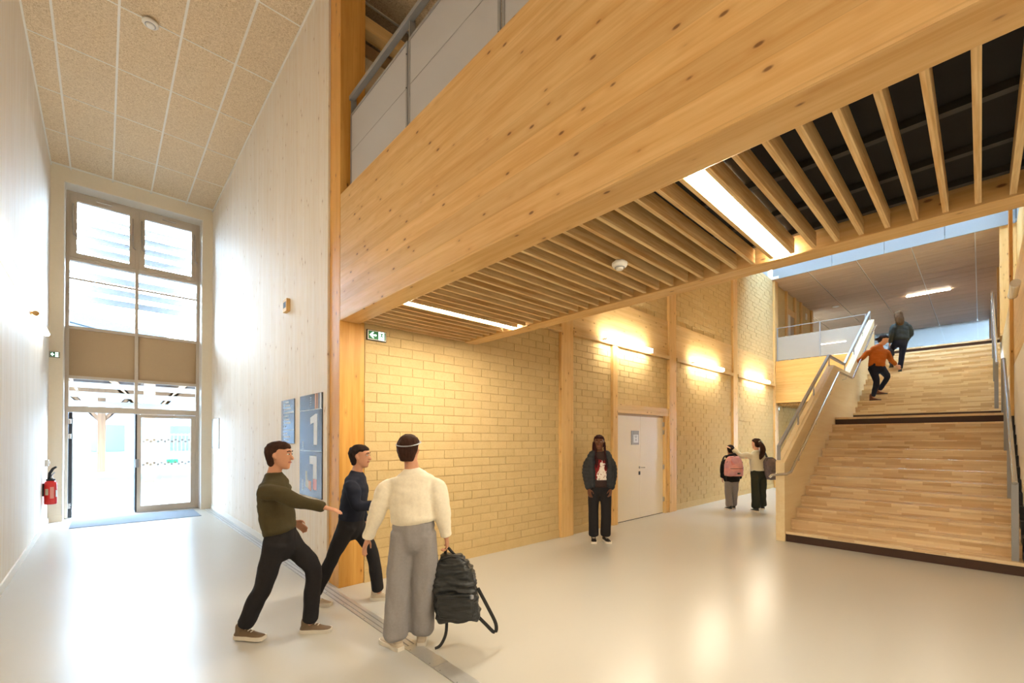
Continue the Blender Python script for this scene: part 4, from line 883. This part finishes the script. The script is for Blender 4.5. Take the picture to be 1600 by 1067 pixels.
# 3 navy jacket, walking behind
J = dict(head=(.11, .0, 1.43), neck=(.075, 0, 1.29), chest=(.06, 0, 1.09), pelvis=(.02, 0, .80), shl=(.075, -.155, 1.21), shr=(.06, .155, 1.21), ell=(.14, -.2, .98), elr=(.02, .2, .97), wrl=(.31, -.16, .97), wrr=(.08, .22, .76), hipl=(.02, -.08, .78), hipr=(.02, .08, .78), knl=(-.14, -.06, .45), knr=(.2, .08, .48), anl=(-.31, -.05, .10), anr=(.26, .09, .085))
g, W, j, fr, hc = person('person in dark navy jacket walking past the corner post behind the one in cream', (1.76, 4.219, 0), J, 1.57, (1, 0, 0), 'skin_mid', 'c_navy', 'c_blackcloth', .95, 'jacket', .03, (.08, .066, .064), (.07, .058, .05), ('shoe_beige', 'sole_white', False), {'l': (1, -.1), 'r': (1, .1)}, None, {'l': {'curl': .4}}, .012, .010)
m = MB(); haircap(m, hc, fr, .95, -.09, g=1.05); solid(m, 'hair', M['hair_black'], g, .009, 2, (.006, (30, 30, 30), 0, .1)); face(g, hc, fr, .95, M['lips'])
# 4 girl standing by the wall, facing the viewer
J = dict(head=(-.01, -.01, 1.545), neck=(0, 0, 1.405), chest=(0, 0, 1.19), pelvis=(0, 0, .93), shl=(-.165, 0, 1.32), shr=(.165, 0, 1.32), ell=(-.205, .0, 1.06), elr=(.21, .0, 1.06), wrl=(-.18, -.06, .83), wrr=(.165, -.06, .83), hipl=(-.085, 0, .89), hipr=(.085, 0, .89), knl=(-.10, -.01, .48), knr=(.10, -.01, .48), anl=(-.09, .02, .085), anr=(.095, .02, .085))
t = NT('printed_tee'); tc = t.n('TexCoord'); P0 = Vector((5.682, 4.077, 0))
dv = t.n('VectorMath', {0: t.n('NewGeometry').outputs['Position'], 1: tuple(P0 + ZH * 1.13)}, operation='SUBTRACT').outputs[0]
da = t.n('VectorMath', {0: dv, 1: tuple(RH)}, operation='DOT_PRODUCT').outputs['Value']; dz = t.n('SeparateXYZ', {0: dv}).outputs[2]; db = t.n('VectorMath', {0: dv, 1: tuple(FH)}, operation='DOT_PRODUCT').outputs['Value']
nz = t.noise(t.pos(), 16, 4, .6); nb2 = t.noise(t.pos(), 34, 3, .6)
wob = t.math('MULTIPLY', t.math('SUBTRACT', nz, .5), .16); front = t.math('LESS_THAN', db, -.02)
red = t.math('MULTIPLY', front, t.math('LESS_THAN', t.math('ADD', t.math('MAXIMUM', t.math('MULTIPLY', t.math('ABSOLUTE', t.math('SUBTRACT', da, .01)), 1.5), t.math('ABSOLUTE', dz)), wob), .145))
wt = t.math('ADD', t.math('ADD', t.math('ABSOLUTE', t.math('SUBTRACT', da, .018)), t.math('MULTIPLY', dz, .28)), wob)
white = t.math('MULTIPLY', t.math('MULTIPLY', front, t.math('LESS_THAN', t.math('ABSOLUTE', t.math('ADD', dz, .01)), .15)), t.math('MULTIPLY', t.math('LESS_THAN', wt, .045), t.math('GREATER_THAN', nb2, .40)))
M['c_print'] = t.bsdf(t.mix(white, t.mix(red, srgb(56, 42, 40), srgb(128, 34, 36)), srgb(232, 222, 212)), .85, 0, .2)
g, W, j, fr, hc = person('girl in open dark puffer jacket and printed T-shirt standing by the block wall', P0, J, 1.66, (-.25, -1, .02), 'skin_dark', 'c_print', 'c_blackcloth', 1.0, 'shirt', -.06, (.088, .078, .08), (.05, .044, .036), ('shoe_black', 'sole_white', False), {'l': (-.15, -1), 'r': (.15, -1)}, None, {'l': {'pn': (.3, 1, 0), 'ts': (.6, -.7, 0), 'curl': .35}, 'r': {'pn': (-.3, 1, 0), 'ts': (-.6, -.7, 0), 'curl': .35}}, .011, .006)
m = MB()
for q in (-1, 1):
    limb(m, [W((q * .135, .0, .87)), W((q * .14, 0, 1.05)), W((q * .14, 0, 1.22)), W((q * .125, .0, 1.34)), W((q * .075, .02, 1.41))], [(.075, .145), (.076, .145), (.074, .14), (.06, .1), (.03, .06)], RH, 14, flat=True)
    el, wr, sh = (j['ell'], j['wrl'], j['shl']) if q < 0 else (j['elr'], j['wrr'], j['shr'])
    limb(m, [sh - RH * q * .045 - ZH * .03, sh.lerp(el, .4), el, el.lerp(wr, .6), wr], [.066, .072, .066, .058, .048], RH, 14, flat=True)
limb(m, [W((0, .085, .87)), W((0, .085, 1.1)), W((0, .07, 1.3)), W((0, .05, 1.41))], [(.15, .055), (.15, .055), (.14, .05), (.07, .03)], RH, 14, flat=True)
solid(m, 'jacket', M['c_puffer'], g, .011, 3, (.006, (12, 12, 12), .010, .055))
m = MB(); haircap(m, hc, fr, 1.0, -.09, g=1.04)
for a, b, zt, zb in ((-.085, -.03, 1.50, 1.16), (.085, -.02, 1.50, 1.14), (-.07, -.06, 1.48, 1.2), (.07, -.06, 1.48, 1.19), (-.095, .03, 1.5, 1.22), (.095, .04, 1.5, 1.2)):
    limb(m, [W((a * .9, b + .02, zt + .05)), W((a * 1.05, b, zt - .12)), W((a * .95, b - .09, zb + .1)), W((a * .85, b - .11, zb))], [.016, .015, .013, .009], RH, 10)
solid(m, 'hair', M['hair_braid'], g, .009, 1, (.004, (40, 40, 40), .004, .03)); face(g, hc, fr, 1.0, M['lips_dark'])
MB().tube([j['wrl'] + (RH * .033 * math.cos(q) + FH * .03 * math.sin(q)) + ZH * .02 for q in [x * 2 * math.pi / 14 for x in range(15)]], .006, 6).build('bracelet', M['signsand'], g, smooth=True)
# 5 small figure with pink backpack
J = dict(head=(-.01, .03, 1.36), neck=(-.01, 0, 1.225), chest=(0, 0, 1.02), pelvis=(0, 0, .77), shl=(-.15, 0, 1.14), shr=(.15, 0, 1.14), ell=(-.2, .0, .9), elr=(.21, .0, .9), wrl=(-.18, .05, .72), wrr=(.2, .05, .7), hipl=(-.075, 0, .74), hipr=(.075, 0, .74), knl=(-.075, .0, .41), knr=(.09, .04, .41), anl=(-.06, -.03, .08), anr=(.10, .12, .08))
g, W, j, fr, hc = person('person in black hoodie and grey trousers walking away with a pink backpack', (10.466, 3.885, 0), J, 1.47, (.1, 1, -.05), 'skin_mid', 'c_hoodie', 'c_greypant', .93, 'hoodie', -.11, (.085, .08, .085), (.075, .065, .055), ('shoe_black', 'sole_white', False), {'l': (-.1, 1), 'r': (.1, 1)}, None, None, .014, .010, wide=1.12)
m = MB(); haircap(m, hc, fr, .93, -.08, g=1.05); limb(m, [hc - fr[1] * .10 + ZH * .02, hc - fr[1] * .125 + ZH * .02], [.04, .035], RH); solid(m, 'hair', M['hair_black'], g, .012, 2)
m = MB(); limb(m, [W((-.13, -.06, 1.2)), W((-.05, -.12, 1.23)), W((.05, -.12, 1.23)), W((.13, -.06, 1.2))], [.04, .06, .06, .04], ZH); solid(m, 'hood', M['c_hoodie'], g, .014, 3)
t = NT('pink_patchwork'); nz = t.noise(t.pos(), 7, 2); vv = t.n('TexVoronoi', {'Vector': t.pos(), 'Scale': 9.0}).outputs['Color']
M['pink'] = t.bsdf(t.mix(.35, t.mix(nz, srgb(200, 120, 124), srgb(232, 176, 176)), t.ramp(t.n('SeparateColor', {0: vv}).outputs[0], [(0, srgb(206, 108, 110)), (.5, srgb(238, 190, 186)), (1, srgb(170, 150, 190))])), .6, 0, .3)
bk_ = bag('backpack', 'pink patterned backpack on the back of the person in the black hoodie', W((-.06, -.22, .78)), RH, -FH, ZH, .40, .44, .2, M['pink'], (.006, (12, 12, 12), 0, .05), True, 'backpack', .72, .014)
for q in (-1, 1): strap(bk_, [W((q * .11 - .02, -.15, 1.14)), W((q * .13, -.03, 1.235)), W((q * .14, .09, 1.16)), W((q * .16, .12, 1.0)), W((q * .19, .04, .86)), W((q * .14 - .05, -.13, .82))], M['rubber'], .022, .006)
strap(bk_, [W((-.24, -.25, .84)), W((-.245, -.25, .74)), W((-.24, -.25, .66))], M['rubber'], .010)
box('patch', M['rubber'], tuple(v for pr in zip([(W((-.03, -.39, .85)))[i] - (.035, .02, .015)[i] for i in range(3)], [(W((-.03, -.39, .85)))[i] + (.035, .02, .015)[i] for i in range(3)]) for v in pr), bk_)
# 6 off-white sweater with ponytail, arm on the friend's head
J = dict(head=(-.03, .03, 1.50), neck=(-.03, 0, 1.365), chest=(-.02, 0, 1.16), pelvis=(.0, 0, .90), shl=(-.18, .0, 1.27), shr=(.13, 0, 1.25), ell=(-.33, .08, 1.22), elr=(.22, .02, 1.02), wrl=(-.47, .18, 1.37), wrr=(.25, .08, .82), hipl=(-.075, 0, .86), hipr=(.085, 0, .86), knl=(-.08, -.02, .46), knr=(.13, .08, .47), anl=(-.075, -.04, .085), anr=(.17, .15, .11))
g, W, j, fr, hc = person('person with brown ponytail and off-white sweater reaching an arm to the friend beside', (10.626, 3.376, 0), J, 1.63, (-.35, 1, 0), 'skin_light', 'c_offwhite', 'c_greenblack', 1.0, 'sweater', .02, (.088, .082, .09), (.07, .062, .05), ('shoe_black', 'sole_white', False), {'l': (-.1, 1), 'r': (.2, 1)}, {'r': .025}, {'l': {'to': (-.56, .24, 1.44), 'pn': (0, .3, -1), 'ts': (.4, .5, .3), 'curl': .25}}, .014, .012)
m = MB(); haircap(m, hc, fr, 1.0, -.08, g=1.04)
limb(m, [hc - fr[1] * .10 + ZH * .02, W((.0, -.14, 1.47)), W((.02, -.15, 1.36)), W((.0, -.13, 1.24)), W((-.03, -.13, 1.17))], [.03, .05, .06, .05, .02], RH); solid(m, 'hair', M['hair_brown'], g, .012, 2, (.008, (24, 24, 10), 0, .1))
MB().tube([hc - fr[1] * .112 + ZH * .03 + (RH * math.cos(q) * .04 + ZH * math.sin(q) * .035) for q in [x * 2 * math.pi / 14 for x in range(15)]], .012, 6).build('hair_tie', M['signsand'], g, smooth=True)
M['greybag'] = cloth('cloth_mauve_grey', srgb(104, 94, 100), .7, .25, 25)
bk_ = bag('backpack', 'mauve-grey backpack slung on the shoulder of the person with the ponytail', W((.26, -.16, .72)), RH, -FH, (ZH - RH * .22).normalized(), .32, .50, .2, M['greybag'], (.012, (12, 12, 22), 0, .05), True, 'backpack', .62, .014)
strap(bk_, [W((.13, -.13, 1.18)), W((.10, -.06, 1.32)), W((.11, .06, 1.33)), W((.16, .13, 1.15)), W((.24, .08, .92)), W((.28, -.08, .78))], M['rubber'], .024, .006)
# 7 rust sweater coming down the stairs
J = dict(head=(.165, -.02, 1.495), neck=(.095, 0, 1.365), chest=(.05, 0, 1.15), pelvis=(.0, 0, .86), shl=(-.10, .06, 1.27), shr=(.18, -.06, 1.25), ell=(-.24, .12, 1.08), elr=(.27, -.10, 1.0), wrl=(-.345, .17, .985), wrr=(.38, -.12, .86), hipl=(-.075, .03, .82), hipr=(.085, -.03, .82), knl=(-.03, -.04, .45), knr=(.27, .0, .58), anl=(-.04, .06, .10), anr=(.17, .12, .265))
g, W, j, fr, hc = person('woman in rust sweater coming down the stairs with a hand on the rail', (13.9, 1.75, 2.549), J, 1.64, (.75, -.55, -.45), 'skin_light', 'c_rust', 'c_jeans', 1.0, 'sweater', -.02, (.08, .062, .05), (.066, .056, .046), ('boot', 'shoe_black', True), {'l': (.8, -.6), 'r': (.8, -.6)}, {'r': .163}, {'l': {'to': (-.43, .21, .945), 'pn': (0, 0, -1), 'ts': (.6, -.3, -.4), 'curl': .5}}, .014, .010)
m = MB(); haircap(m, hc, fr, 1.0, -.09, g=1.05); limb(m, [hc - fr[1] * .1, hc - fr[1] * .13 - fr[2] * .03], [.04, .035], RH); solid(m, 'hair', M['hair_black'], g, .012, 2, (.006, (20, 20, 20), 0, .1)); face(g, hc, fr, 1.0, M['lips'])
# 8 charcoal jacket going up the stairs
J = dict(head=(.09, .06, 1.52), neck=(.09, .03, 1.385), chest=(.10, .02, 1.16), pelvis=(.10, 0, .87), shl=(-.08, .0, 1.27), shr=(.28, .0, 1.27), ell=(-.14, .0, 1.02), elr=(.36, .0, 1.03), wrl=(-.12, .08, .80), wrr=(.30, .1, .82), hipl=(.02, 0, .84), hipr=(.18, 0, .84), knl=(-.02, .17, .58), knr=(.15, .03, .45), anl=(-.04, .13, .26), anr=(.10, .03, .10))
g, W, j, fr, hc = person('woman with long fair hair and charcoal jacket climbing the stairs, back turned', (15.3, 1.5, 3.364), J, 1.67, (.62, .78, .1), 'skin_light', 'c_charcoal', 'c_jeans', 1.0, 'jacket', .0, (.078, .062, .054), (.078, .066, .056), ('shoe_black', 'shoe_black', False), {'l': (.6, .75), 'r': (.6, .75)}, {'l': .163}, None, .014, .010, wide=1.12)
m = MB(); haircap(m, hc, fr, 1.0, -.11, g=1.12)
limb(m, [hc - fr[1] * .06 + ZH * .03, W((.03, -.04, 1.42)), W((.02, -.07, 1.30)), W((.02, -.08, 1.24))], [(.10, .07), (.115, .06), (.11, .045), (.07, .03)], RH); solid(m, 'hair', M['hair_blond'], g, .012, 2, (.008, (30, 30, 8), 0, .1))
hb_ = thing('shoulder_bag', 'small dark bag in the hand of the woman climbing the stairs', 'bag', W((-.13, .03, .45)))
m = MB(); limb(m, [W((-.13, .04, .47)), W((-.13, .06, .56)), W((-.125, .08, .62))], [(.10, .04), (.11, .045), (.07, .03)], RH); solid(m, 'pouch', M['c_hoodie'], hb_, .014, 2)
strap(hb_, [W((-.17, .07, .62)), W((-.14, .09, .72)), W((-.12, .10, .735)), W((-.10, .09, .72)), W((-.08, .07, .62))], M['rubber'], .008, .004, 'handle')

bpy.data.scenes.remove(TMP)
